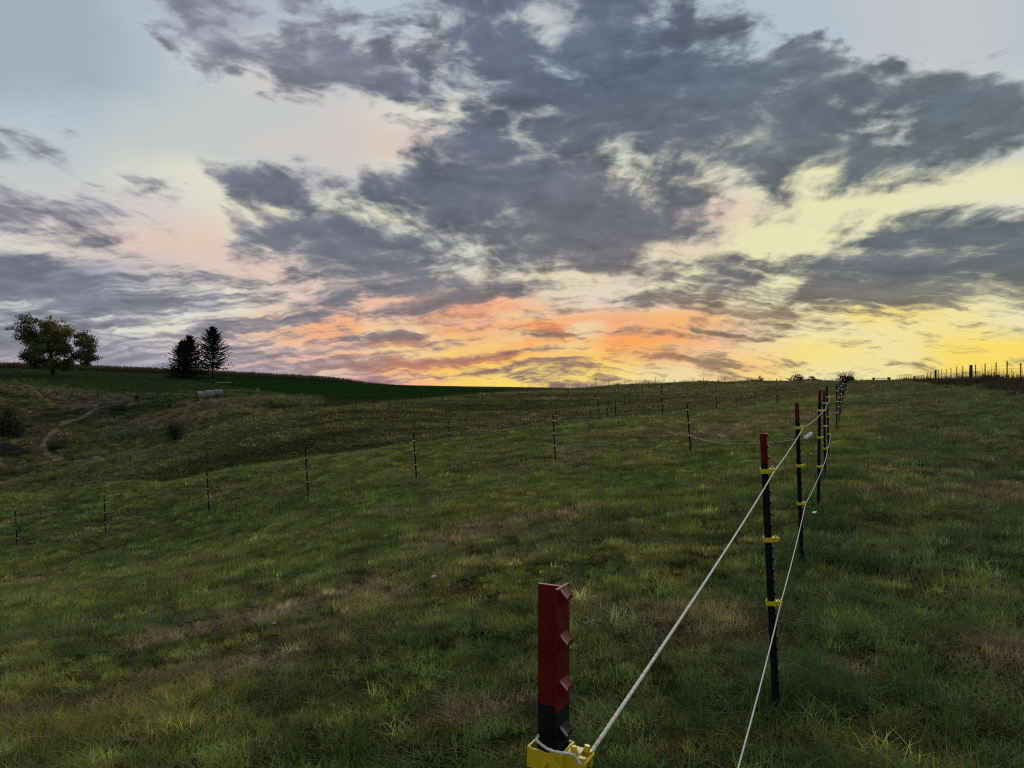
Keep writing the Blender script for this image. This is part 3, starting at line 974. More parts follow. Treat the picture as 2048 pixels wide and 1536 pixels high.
def upper_pasture():
    src = [clump('u0', 40, .6, .22, .05, .6, seed=35, ntip=2), clump('u1', 40, .8, .30, .06, .8, seed=36, ntip=2)]
    n = 26000
    c = RNG.uniform(-250, 1080, n); d = np.exp(RNG.uniform(math.log(120), math.log(272), n))
    x = (c - 1024) / F * d
    near_crop = np.interp(c, [395, 440, 520, 600, 700, 800, 900, 1010], [200, 186, 166, 158, 158, 170, 200, 240])
    k = (RNG.uniform(0, 1, n) > rough_zone(x, d) * .8) & ~((c > 395) & (c < 1010) & (d > near_crop))
    x, d = x[k], d[k]; n = len(x)
    col, _ = albedo(x, d)
    s = RNG.uniform(.7, 1.5, n)
    rot = np.stack([RNG.normal(0, .1, n), RNG.normal(0, .1, n), RNG.uniform(0, 6.28, n)], 1)
    ob = scatter('pasture_grass', on_ground(x, d, -.03), rot, np.stack([s, s, s * .7], 1), col * 1.35 * np.exp(RNG.normal(0, .25, (n, 1))), RNG.integers(0, 2, n), src)
    tag(ob, 'dark green grass of the far upper pasture')


upper_pasture()


def build_path(pts, wid, name='path'):
    # densify
    q = []
    for (x0, y0), (x1, y1) in zip(pts[:-1], pts[1:]):
        n = max(2, int(math.hypot(x1 - x0, y1 - y0) / .8))
        for k in range(n): q.append((x0 + (x1 - x0) * k / n, y0 + (y1 - y0) * k / n))
    q.append(pts[-1])
    q = np.array(q)
    for _ in range(4): q[1:-1] = (q[:-2] + 2 * q[1:-1] + q[2:]) / 4
    tg = np.gradient(q, axis=0); tg /= np.linalg.norm(tg, axis=1)[:, None]
    nr = np.stack([-tg[:, 1], tg[:, 0]], 1)
    V = []; cols = 5
    for i in range(len(q)):
        w_ = wid * (.8 + .45 * float(noise2(q[i, 0] * .5, q[i, 1] * .5, 5)) + .25 * float(noise2(q[i, 0] * 2, q[i, 1] * 2, 6)))
        for c in range(cols):
            o = (c / (cols - 1) - .5) * w_
            x, y = q[i] + nr[i] * o
            V.append((x, y, gz(x, y) + .07 + (.0 if 0 < c < cols - 1 else -.12)))
    Fq = [(i * cols + c, i * cols + c + 1, (i + 1) * cols + c + 1, (i + 1) * cols + c) for i in range(len(q) - 1) for c in range(cols - 1)]
    o = link(name, np_mesh(name, V, Fq, M['path'], smooth=True))
    tag(o, kind='structure')


for p_, w_ in zip(PATHS, WID): build_path(p_, w_)

# ------------------------------------------------------------------ steel T-posts of the electric fence
LINE_RZ = -math.atan(.44)          # heading of the line; the studded face looks to the right of it
STUD_STEP = .054
POST_H = 1.34


def t_section(fl=.035, st=.0295, tf=.0035, ts=.0045):
    """T outline in post axes: +x is the studded face"""
    return [(0, -fl / 2), (tf, -fl / 2), (tf, fl / 2), (0, fl / 2), (0, ts / 2), (-st, ts / 2), (-st, -ts / 2), (0, -ts / 2)]


def shaft_mb(z0, z1):
    b = MB(); b.prism(t_section(), z0, z1); return b


def stud_mb(z):
    b = MB()
    x0, x1, w = .0035, .0115, .011
    vs = [(x0, -w, z - .009), (x0, w, z - .009), (x0, w, z + .011), (x0, -w, z + .011),
          (x1, -w * .8, z - .003), (x1, w * .8, z - .003), (x1, w * .8, z + .002), (x1, -w * .8, z + .002)]
    b.add(vs, [(0, 1, 5, 4), (1, 2, 6, 5), (2, 3, 7, 6), (3, 0, 4, 7), (4, 5, 6, 7), (0, 3, 2, 1)])
    return b


def worn_edge_mb(z):
    b = MB()
    b.box((.0085, -.0095, z + .0052), (.0125, .0026, .0018), Matrix.Rotation(math.radians(44), 3, 'Y'))
    return b


def clip_mesh(detail=True):
    """wrap-round insulator: a scalloped band hugging the T, rope block with two ears and a pin on the studded side"""
    b = MB()
    hx0, hx1, hy, t = -.035, .010, .0195, .0026
    H = .012
    n_side = 12 if detail else 3
    # band outline, open rectangle walked once round; the top edge dips on the long sides
    path = []
    for k in range(n_side + 1):
        f = k / n_side; path.append((hx0 + (hx1 - hx0) * f, -hy, f, 1))
    for k in range(1, 4):
        path.append((hx1, -hy + 2 * hy * k / 4, 0, 0))
    for k in range(n_side + 1):
        f = k / n_side; path.append((hx1 - (hx1 - hx0) * f, hy, 1 - f, 1))
    for k in range(1, 4):
        path.append((hx0, hy - 2 * hy * k / 4, 0, 0))
    n = len(path); cx = (hx0 + hx1) / 2
    vs = []
    for (x, y, f, side) in path:
        dip = 0.0
        if side and detail:
            dip = .0022 * math.sin(math.pi * min(max((f - .08) / .8, 0), 1)) ** .7 + .0008 * math.sin(f * 14)
        s = 1 - t / .03
        ix, iy = cx + (x - cx) * s, y * (1 - t / hy)
        vs += [(x, y, -H), (x, y, H - dip), (ix, iy, H - dip), (ix, iy, -H)]
    fs = []
    for k in range(n):
        k2 = (k + 1) % n
        for q in range(4):
            q2 = (q + 1) % 4
            fs.append((k * 4 + q, k2 * 4 + q, k2 * 4 + q2, k * 4 + q2))
    b.add(vs, fs)
    # rope block
    b.box((.0185, 0, 0), (.0168, .024, .021))
    b.box((.0315, -.010, .001), (.0100, .006, .018))
    b.box((.0315, .010, .001), (.0100, .006, .018))
    if detail:
        b.tube([(.021, -.008, .009), (.021, -.008, .020)], [.0055, .0030], 8)
        b.tube([(.030, .008, .009), (.031, .009, .016)], [.0045, .0035], 8)
        b.tube([(.0355, -.015, .004), (.0355, .016, .004)], .0022, 8)
        b.tube([(-.012, -.0215, -.004), (-.012, -.0245, -.004)], .004, 8)
    return b


CLIP_Y = clip_mesh().mesh('insulator', M['yellow'])
CLIP_W = clip_mesh(False).mesh('insulator', M['white'])
CLIP_YS = clip_mesh(False).mesh('insulator', M['yellow'])
SH = {}


def make_t_post(px, d, label, clips, kind='yellow', red=.14, h=POST_H, lean=(0, 0), group=None, big=False, rz=LINE_RZ, x=None, base=None):
    """clips: heights above the ground"""
    if x is None: x = (px - 1024) / F * d
    z = gz(x, d) if base is None else base
    root = thing('fence_post', (x, d, z), label, 'fence post', group, rz)
    root.rotation_euler = (lean[0], lean[1], rz)
    key = (round(red, 2), round(h, 2))
    if key not in SH:
        SH[key] = (shaft_mb(-.25, h - red).mesh('shaft', M['post']), shaft_mb(h - red, h).mesh('red_top', M['red']) if red else None)
    link('shaft', SH[key][0], root)
    if red: link('red_top', SH[key][1], root)
    zs = []
    zz = h - .012
    while zz > .05:
        if not any(abs(zz - c) < .02 for c in clips): zs.append(zz)
        zz -= STUD_STEP
    if big:
        for zz in zs:
            isred = zz > h - red
            s = link('stud', STUD[isred], root); s.location = (0, 0, zz)
            if big == 2:
                e = link('worn_edge', EDGE[isred], s)
    else:
        b = MB()
        for zz in zs:
            m2 = stud_mb(zz); b.add(m2.v, m2.f)
        o = b.build('stud_row', M['post'], root); o['kind'] = 'stuff'
    me = {'yellow': CLIP_Y if big else CLIP_YS, 'white': CLIP_W}[kind]
    for c in clips:
        i_ = link('insulator', me, root); i_.location = (0, 0, c)
    root.hide_set(False)
    return root


STUD = {True: stud_mb(0).mesh('stud', M['red']), False: stud_mb(0).mesh('stud', M['post'])}
EDGE = {True: worn_edge_mb(0).mesh('worn_edge', M['worn']), False: worn_edge_mb(0).mesh('worn_edge', M['steel'])}


def z_of(py, d):
    return ZC - (py - 768) / F * d


def lean_for(top, base, d, h=POST_H):
    """sideways lean seen in the photo between base column and top column"""
    return math.atan(((top - base) / F * d) / h)


NEAR = [  # top column, base column, northing, row of the base, insulator rows, red length
    (1122, 1115, 0.91, None, (1512,), .145),
    (1532, 1558, 3.65, 1420, (941, 1078, 1205), .135),
    (1597, 1607, 6.30, 1128, (855, 931, 1007), .14),
    (1642, 1639, 8.73, 1012, (821, 875, 933), .14),
    (1650, 1652, 11.3, 959, (806, 852, 897), .12),
    (1655, 1659, 14.6, 911, (794.5, 833, 868), .0),
]
NEAR_LABEL = ['nearest steel stake, thick red top and yellow insulator cut by the lower photo edge',
              'tall black steel stake with red top and three yellow insulators, second nearest',
              'third stake of the rope line, red top, just left of the white gate handle',
              'fourth stake of the rope line, gate handle hooked to its middle yellow insulator',
              'fifth stake of the rope line, red top half hidden behind the fourth',
              'last stake of the near rope line, black to the top, where both ropes end']
near_clip = []
for i, (tc_, bc_, d, by, rows, red) in enumerate(NEAR):
    xb = (bc_ - 1024) / F * d
    zb = gz(xb, d)
    lean = lean_for(tc_, bc_, d)
    # lean acts across the view; convert to the post's own axes (rz = heading)
    ax = Vector((0, 1, 0))                         # turning about the viewing axis
    top_z = {0: z_of(1172, d), 1: z_of(865, d), 2: z_of(806, d), 3: z_of(781, d), 4: z_of(780, d), 5: z_of(773, d)}[i]
    h = top_z - zb
    cl = [z_of(r_, d) - zb for r_ in rows]
    if i == 0: cl = cl + [cl[0] - .31, cl[0] - .62]
    root = make_t_post(bc_, d, NEAR_LABEL[i], cl, 'yellow', red, h, group='stakes of the near rope line', big=2 if i == 0 else (1 if i < 3 else False))
    Rm = Matrix.Rotation(math.atan(((tc_ - bc_) / F * d) / h), 3, 'Y') @ Matrix.Rotation(LINE_RZ + (math.radians(-4) if i == 0 else 0), 3, 'Z')
    root.rotation_euler = Rm.to_euler()
    near_clip.append([root.location + Rm @ Vector((.031, 0, c)) for c in cl])


# ------------------------------------------------------------------ ropes
def sag_line(a, b, sag, n):
    a, b = Vector(a), Vector(b)
    return [a.lerp(b, k / n) - Vector((0, 0, sag * 4 * (k / n) * (1 - k / n))) for k in range(n)]


def rope(name, pts_list, rad, label, near=False, group=None):
    b = MB()
    for pi, pts in enumerate(pts_list):
        b.tube(pts, rad if pi == 0 else rad * .62, 9 if near else 5, True, twist=.42 if near else 0, lobes=3 if near else 0, lob=.16)
    o = b.build(name, M['rope' if near or name == 'gate_rope' else 'ropefar'], smooth=True)
    return tag(o, label, 'rope', group)


top = []
for a, b_, n, sg in zip(near_clip[:-1], near_clip[1:], (900, 500, 160, 80, 60), (.012, .012, .02, .03, .04)):
    top += sag_line(a[0], b_[0], sg, n)
top.append(near_clip[-1][0])
P0 = near_clip[0][0]
# tail of the rope: tied on the rope block, wrapped once over the band to the far left of the post
R1 = NEAR[0][2]
x1 = P0.x
def px3(px, py, d): return Vector(((px - 1024) / F * d, d, z_of(py, d)))


wrap = [px3(1076, 1474, .905), px3(1073, 1479, .885), px3(1080, 1487, .872), px3(1092, 1496, .866), px3(1108, 1503, .862), px3(1126, 1506, .862), px3(1143, 1509, .866),
        px3(1150, 1513, .868), px3(1156, 1522, .868), px3(1161, 1530, .868)]
behind = [px3(1076, 1474, .905), px3(1082, 1466, .95), px3(1112, 1470, .97), px3(1134, 1484, .945), px3(1143, 1492, .92), px3(1153, 1499, .90), px3(1158, 1508, .885)]


def smooth_pts(p, n=6):
    out = []
    for i in range(len(p) - 1):
        a0, a1, a2, a3 = p[max(i - 1, 0)], p[i], p[i + 1], p[min(i + 2, len(p) - 1)]
        for k in range(n):
            t = k / n
            out.append(.5 * ((2 * a1) + (a2 - a0) * t + (2 * a0 - 5 * a1 + 4 * a2 - a3) * t * t + (3 * a1 - a0 - 3 * a2 + a3) * t ** 3))
    return out + [p[-1]]


wrap, behind = smooth_pts(wrap), smooth_pts(behind)
rope('electric_rope', [top, wrap, behind], .0026, 'white twisted rope through the top yellow insulators of the near stakes', True, 'ropes of the near line')
low = []
idx = [2, 2, 2, 2, 2, 2]
for i, (a, b_, n, sg) in enumerate(zip(near_clip[:-1], near_clip[1:], (900, 500, 160, 80, 60), (.05, .02, .02, .03, .04))):
    low += sag_line(a[2], b_[2], sg, n)
low.append(near_clip[-1][2])
rope('electric_rope', [low], .0026, 'white twisted rope through the lowest yellow insulators of the near stakes', True, 'ropes of the near line')


# ------------------------------------------------------------------ gate handle and its rope
def gate_handle():
    a = near_clip[3][1] + Vector((-.07, -.02, .0))
    c0 = Vector(((1611 - 1024) / F * 8.5, 8.5, z_of(876, 8.5)))
    c1 = Vector(((1625 - 1024) / F * 8.5, 8.5, z_of(866, 8.5)))
    root = thing('hook_grip', c0, 'white plastic gate grip hanging on the rope beside the fourth stake', 'gate grip')
    dv = (c1 - c0); u = dv.normalized()
    b = MB()
    ks = [0, .1, .2, .35, .5, .65, .8, .9, 1.0]
    rs = [.010, .019, .022, .021, .023, .022, .023, .019, .012]
    b.tube([dv * k for k in ks], rs, 12)
    b.build('grip', M['grip'], root, True)
    g = MB(); g.tube([u * -.012, u * 0.0, u * .008], [.012, .030, .028], 12); g.build('hand_guard', M['grip'], root, True)
    hk = MB()
    e = a - c0
    hk.tube([dv, dv + Vector((.03, 0, -.018)), dv * .6 + Vector((.06, 0, -.01)), e * .75 + Vector((0, 0, -.01)), e], .0035, 6)
    hk.build('hook', M['rust'], root, True)
    return c0


HZ = gate_handle()

# ------------------------------------------------------------------ the cross line of seven stakes
CROSS = [(31, 34, 26.0, 1022, 1100, (1035, 1056, 1077)), (208, 211, 25.0, 992, 1067, (1005, 1025, 1045)), (414, 418, 22.8, 943, 1031, (954, 977, 1000)),
         (610, 617, 20.3, 893, 994, (916, 941, 963)), (827, 833, 20.0, 866, 962, (881, 905, 929)), (1106, 1111, 20.0, 829, 930, (841, 866, 891)),
         (1374, 1382, 19.4, 806, 909, (819, 845, 871))]
ORD = ['first', 'second', 'third', 'fourth', 'fifth', 'sixth', 'seventh']
cross_pts = []
for i, (tc_, bc_, d, ty, by, rows) in enumerate(CROSS):
    x = (bc_ - 1024) / F * d
    zb = gz(x, d); h = z_of(ty, d) - zb
    cl = [z_of(r_, d) - zb for r_ in rows]
    lab = {0: 'leftmost black stake of the middle line, at the photo edge with three white insulators',
           6: 'rightmost black stake of the middle line, the sagging gate rope tied to it'}.get(i, ORD[i] + ' black stake from the left in the middle line, three white insulators')
    root = make_t_post(bc_, d, lab, cl, 'white', 0, h, group='stakes of the middle line')
    Rm = Matrix.Rotation(math.atan(((tc_ - bc_) / F * d) / h), 3, 'Y') @ Matrix.Rotation(math.radians(-60), 3, 'Z')
    root.rotation_euler = Rm.to_euler()
    cross_pts.append([root.location + Rm @ Vector((.03, 0, c)) for c in cl])
first_x = cross_pts[0][0]
for lvl, nm, th in ((0, 'thin white rope along the top insulators of the middle line', .0026), (2, 'thin white rope along the lowest insulators of the middle line', .0026)):
    pts = sag_line(first_x + Vector((-7, 2.5, -2.2)) + Vector((0, 0, cross_pts[0][lvl].z - first_x.z)), cross_pts[0][lvl], .1, 10)
    for a, b_ in zip(cross_pts[:-1], cross_pts[1:]): pts += sag_line(a[lvl], b_[lvl], .06, 12)
    pts.append(cross_pts[-1][lvl])
    rope('electric_rope', [pts], th * .8, nm, group='ropes of the middle line')
gp = sag_line(cross_pts[-1][2], HZ, .13, 40) + [HZ]
rope('gate_rope', [gp], .0019, 'sagging rope from the rightmost middle stake to the white gate handle')

# ------------------------------------------------------------------ the line goes on behind the gap
FARROW = [(1674.5, 21.0, 768), (1679, 24.2, 765), (1682, 27.6, 762), (1685, 32, 758), (1687, 37.5, 757), (1688.5, 44, 756), (1690, 52, 757)]
fr = []
for i, (c, d, ty) in enumerate(FARROW):
    x = (c - 1024) / F * d; zb = gz(x, d); h = z_of(ty, d) - zb
    h = min(max(h, 1.2), 1.75)
    lab = {0: 'nearest stake of the far rope line, past the gap in the fence', 6: 'farthest stake of the far rope line, below the spiky shrub'}.get(
        i, ORD[i] + ' stake of the close-packed far rope line under the spiky shrub')
    r_ = make_t_post(c, d, lab, [h * .40, h * .63, h * .86], 'white', .0 if i in (0, 1) else .15, h, group='stakes of the far rope line')
    fr.append([r_.location + Vector((.02, 0, h * k)) for k in (.40, .63, .86)])

# ------------------------------------------------------------------ third line, half hidden by the near rise
THIRD = [(711, 52, 879), (808, 43, 852), (901, 40, 842), (1007, 38, 830), (1115, 38, 814), (1217, 40, 808), (1326, 34, 770), (1434, 37, 777), (1556, 38, 768)]
tpts = []
for i, (c, d, ty) in enumerate(THIRD):
    x = (c - 1024) / F * d; zb = gz(x, d); h = min(max(z_of(ty, d) - zb, 1.3), 2.1)
    lab = {0: 'leftmost thin stake of the line behind the near rise', 8: 'rightmost thin stake behind the near rise, close to the rope line'}.get(
        i, '%s thin stake from the left in the line behind the near rise' % (ORD[i] if i < 7 else 'eighth'))
    r_ = make_t_post(c, d, lab, [h * .42, h * .64, h * .86], 'white', 0, h, group='stakes behind the near rise')
    r_.rotation_euler = (0, math.radians(-3.5), .4)
    tpts.append(r_.location + Vector((0, 0, h * .86)))
pts = []
for a, b_ in zip(tpts[:-1], tpts[1:]): pts += sag_line(a, b_, .08, 10)
pts.append(tpts[-1])
rope('electric_rope', [pts], .0022, 'thin rope along the stakes behind the near rise')


# ------------------------------------------------------------------ plain thin stakes on the second hill
def rod_proto():
    b = MB(); b.prism([(u * 1.5, v_ * 1.5) for u, v_ in t_section()], -.1, 1.36)
    o = b.build('fence_post', M['post']); return tag(o, 'x', 'fence post')


ROD = rod_proto()
HILL = [(178, 84, ''), (262, 82, ''), (413, 76, ''), (478, 75, ''), (542, 75, ''), (601, 75, ''), (660, 76, ''), (711.5, 77, ''), (749, 79, ''), (781, 81, ''), (811.5, 83, ''), (841, 86, '')]
CLIMB = [(1181, 61), (1199, 64), (1231, 66), (1247, 70), (1259, 74), (1274, 78), (1286, 84), (1298, 91), (1310, 99)]
NUM = ['first', 'second', 'third', 'fourth', 'fifth', 'sixth', 'seventh', 'eighth', 'ninth', 'tenth', 'eleventh', 'twelfth']
used = False


def put_rod(c, d, label, group, s=1.0):
    global used
    x, y, z = at(c, d)
    if not used:
        o = ROD; used = True
        o.location = (x, y, z); o['label'] = label; o['group'] = group
    else:
        o = copy_tree(ROD, (x, y, z), None, label, group)
    o.rotation_euler = (RNG.normal(0, .02), RNG.normal(-.03, .02), RNG.uniform(0, 3))
    o.scale = (s, s, s)
    return o


for i, (c, d, _) in enumerate(HILL):
    put_rod(c, d, NUM[i] + ' small dark stake from the left along the edge of the second hill', 'stakes along the second hill edge')
for i, (c, d) in enumerate(CLIMB):
    put_rod(c, d, NUM[i] + ' small dark stake counted uphill in the line climbing the second hill', 'stakes climbing the second hill')


# ------------------------------------------------------------------ wooden posts in the far pasture
def wood_post(c, py, label, h=1.25, r=.11):
    h, r = h * 1.35, r * 1.15
    x, y, z = at(c, d_at(c, py, 110, 230))
    b = MB(); b.tube([(0, 0, -.2), (0, 0, h * .5), (0.02, 0, h)], [r, r * .95, r * .88], 8)
    o = b.build('wooden_post', M['wood']); o.location = (x, y, z)
    return tag(o, label, 'wooden post', 'old wooden posts in the far pasture')


for c, d, lab in ((55, 797, 'wooden post at the left end of the thin cow path'), (144, 799, 'wooden post above the middle of the thin cow path'),
                  (196, 796, 'wooden post where the cow path starts to climb'), (265, 786, 'taller wooden post above the dark hollow in the knoll'),
                  (309, 782, 'wooden post between the knoll and the spruce'), (370, 775, 'wooden post below the spruce trees')):
    wood_post(c, d, lab, 1.3 if c != 265 else 1.6, .12)


def rail_rack():
    x, y, z = at(446, d_at(446, 774, 120, 230))
    root = thing('rail_fence', (x, y, z), 'short wooden rail fence right of the pine, pale top rail on three posts', 'rail fence')
    for k, dx in enumerate((-1.75, 0, 1.75)):
        gx = x + dx
        b = MB(); b.box((dx, 0, gz(gx, y) - z + .55), (.17, .17, 1.5)); b.build('post', M['wood'], root)
    for dx in (-.87, .87):
        b = MB(); b.box((dx, -.12, 1.06), (1.72, .06, .17)); b.build('rail', M['palewood'], root)


rail_rack()


# ------------------------------------------------------------------ hay bales
BALE_D = d_at(410, 799, 100, 200)


def bale(c, d, label, ln, wrap, rz):
    d = BALE_D + d
    x, y, z = at(c, d)
    R_ = (.85, .81, .83)[int(d * 7) % 3]; ln = ln * BALE_D / 140
    z = min(z, gz(*at(404, BALE_D)[:2]) + .10 + .10 * d)
    root = thing('round_bale', (x, y, z + R_ - .04), label, 'hay bale', 'wrapped round bales', rz)
    b = MB(); n = 36; m_ = 6
    vs = []
    for i in range(m_ + 1):
        xx = -ln / 2 + ln * i / m_
        rr = R_ * (1 - .02 * math.sin(i * 2.1)) * (1 if 0 < i < m_ else .965)
        for k in range(n):
            th = 2 * math.pi * k / n
            vs.append((xx, rr * math.cos(th) * (1 + .01 * math.sin(5 * th)), rr * math.sin(th) * (.97 if math.sin(th) < 0 else 1)))
    fs = [(i * n + k, i * n + (k + 1) % n, (i + 1) * n + (k + 1) % n, (i + 1) * n + k) for i in range(m_) for k in range(n)]
    b.add(vs, fs); b.build('net_wrap', wrap, root, True)
    for s in (-1, 1):
        e = MB(); rings = [.0, .25, .5, .75, .955]
        vs = [(s * (ln / 2 + .02), 0, 0)]
        for q in rings[1:]:
            for k in range(n):
                th = 2 * math.pi * k / n
                vs.append((s * (ln / 2 + .02 * (1 - q) - .03 * q ** 6 + .012 * math.sin(q * 25)), R_ * q * math.cos(th), R_ * q * math.sin(th) * (.97 if math.sin(th) < 0 else 1)))
        fs = [(0, 1 + k, 1 + (k + 1) % n) for k in range(n)]
        for q in range(len(rings) - 2):
            fs += [(1 + q * n + k, 1 + q * n + (k + 1) % n, 1 + (q + 1) * n + (k + 1) % n, 1 + (q + 1) * n + k) for k in range(n)]
        e.add(vs, fs); e.build('end_face', M['hay'], root, True)
    return root


BA = math.radians(40)
BL = 1.62
for k, lab, wr in ((0, 'left round bale of the row, dark end face and dull white wrap', 'wrapw'), (1, 'middle round bale of the three in the row', 'wrapw'),
                   (2, 'right round bale of the row, in pale green wrap', 'wrapg')):
    bx = (401 - 1024) / F * BALE_D + math.cos(BA) * (BL + .05) * k
    by = BALE_D + math.sin(BA) * (BL + .05) * k
    bale(1024 + F * bx / by, by - BALE_D, lab, BL * 140 / BALE_D, M[wr], BA + (.05, -.03, .02)[k])


# ------------------------------------------------------------------ trees
def leaf_quads(centers, size, flat=.6, seed=0):
    rg = np.random.default_rng(seed)
    c = np.asarray(centers); n = len(c)
    s = size * rg.uniform(.6, 1.4, n)[:, None]
    u = rg.normal(size=(n, 3)); u /= np.linalg.norm(u, axis=1)[:, None]
    w = rg.normal(size=(n, 3)); w[:, 2] *= flat; v = np.cross(u, w); v /= np.linalg.norm(v, axis=1)[:, None]
    V = np.stack([c - u * s * .5, c + v * s * .3, c + u * s * .5, c - v * s * .3], 1).reshape(-1, 3)
    Fq = np.arange(4 * n).reshape(-1, 4)
    return V, Fq


def branch_path(a, b, wob, n, rg, droop=0.0):
    a, b = Vector(a), Vector(b)
    L_ = (b - a).length
    out = []
    o1 = Vector(rg.normal(size=3)) * wob * L_; o2 = Vector(rg.normal(size=3)) * wob * L_
    for k in range(n + 1):
        t = k / n
        p = a.lerp(b, t) + o1 * math.sin(math.pi * t) + o2 * math.sin(2 * math.pi * t) * .5
        p.z += droop * L_ * math.sin(math.pi * t)
        out.append(p)
    return out


def maple():
    d = d_at(106, 752, 150, 255); s = d / F / 8.533 * .91; kx = d / 150
    x, y, z = at(106, d)
    root = thing('maple_tree', (x, y, z), 'broad leafy tree with yellowing top standing alone at the far left', 'tree')
    rg = np.random.default_rng(5)
    blobs = [(560, 270, 95), (640, 330, 90), (480, 420, 100), (760, 380, 130), (990, 380, 70), (1120, 460, 95), (1210, 500, 95), (290, 570, 95), (450, 560, 120), (620, 600, 120),
             (800, 560, 130), (980, 590, 120), (1110, 640, 70), (1460, 540, 80), (1520, 620, 80), (1600, 640, 50), (1400, 700, 90), (1330, 790, 80), (360, 850, 80), (480, 880, 90), (600, 920, 80),
             (520, 720, 90), (680, 760, 120), (850, 760, 110), (1020, 800, 110), (1180, 860, 90), (1300, 900, 80), (1440, 860, 80), (1560, 900, 70), (1610, 920, 40), (1600, 800, 40), (1040, 1000, 80), (640, 1030, 60),
             (1130, 1070, 60), (1250, 1090, 55), (760, 1000, 60), (1480, 1040, 30), (620, 1090, 35)]
    B = MB()
    fork = Vector((0, 0, 2.3 * kx))
    B.tube([(0, 0, -.5), (0.02, 0, .3), (-.02, 0, 1.3 * kx), fork], [.66 * kx, .52 * kx, .47 * kx, .50 * kx], 10)
    mains = {}
    dirs = [(640, 900, -.9), (850, 840, .4), (1080, 900, -.3), (1270, 950, .8), (760, 700, 1.2), (980, 720, -1.3)]
    tips = []
    for (bx, by, dy) in dirs:
        p = Vector(((bx - 905) * s, dy * 1.2, (1270 - by) * s))
        pa = branch_path(fork, p, .06, 6, rg, .03)
        B.tube(pa, [.30 - .20 * k / 6 for k in range(7)], 7)
        tips.append(p)
    C, T = [], []
    for (bx, by, br) in blobs:
        p = Vector(((bx - 905) * s, rg.normal() * 2.4, (1270 - by) * s))
        near_t = min(tips, key=lambda q: (q - p).length)
        pa = branch_path(near_t, p, .08, 5, rg, .04)
        B.tube(pa, [.11 - .085 * k / 5 for k in range(6)], 5)
        br_m = br * s
        nsub = int(8 + 9 * (br / 90) ** 2)
        base = np.array([.9, 1.0, .9])
        if by < 420 and 600 < bx < 1050: base = np.array([1.6, 1.35, .7])
        if 1080 < bx < 1300 and by < 560: base = np.array([1.9, 1.15, .6])
        if bx < 420 and by < 700: base = np.array([1.5, 1.8, .9])
        for k in range(nsub):
            o = rg.normal(size=3) * br_m * np.array([.60, 1.2, .60])
            cc = np.array(p) + o
            if rg.uniform() < .5:
                B.tube([p, Vector(cc)], [.03, .012], 3, False)
            m_ = int(rg.uniform(26, 58))
            C.append(cc + rg.normal(size=(m_, 3)) * np.array([.42, .46, .27]) * kx)
            T.append(np.ones((m_, 3)) * base * rg.uniform(.6, 1.35))
    B.build('trunk', M['bark'], root, True)
    C = np.vstack(C); T = np.vstack(T)
    V, Fq = leaf_quads(C, .34 * kx, seed=3)
    link('crown', np_mesh('crown', V, Fq, M['leaf'], {'tint': np.repeat(T, 4, 0)}), root)


maple()


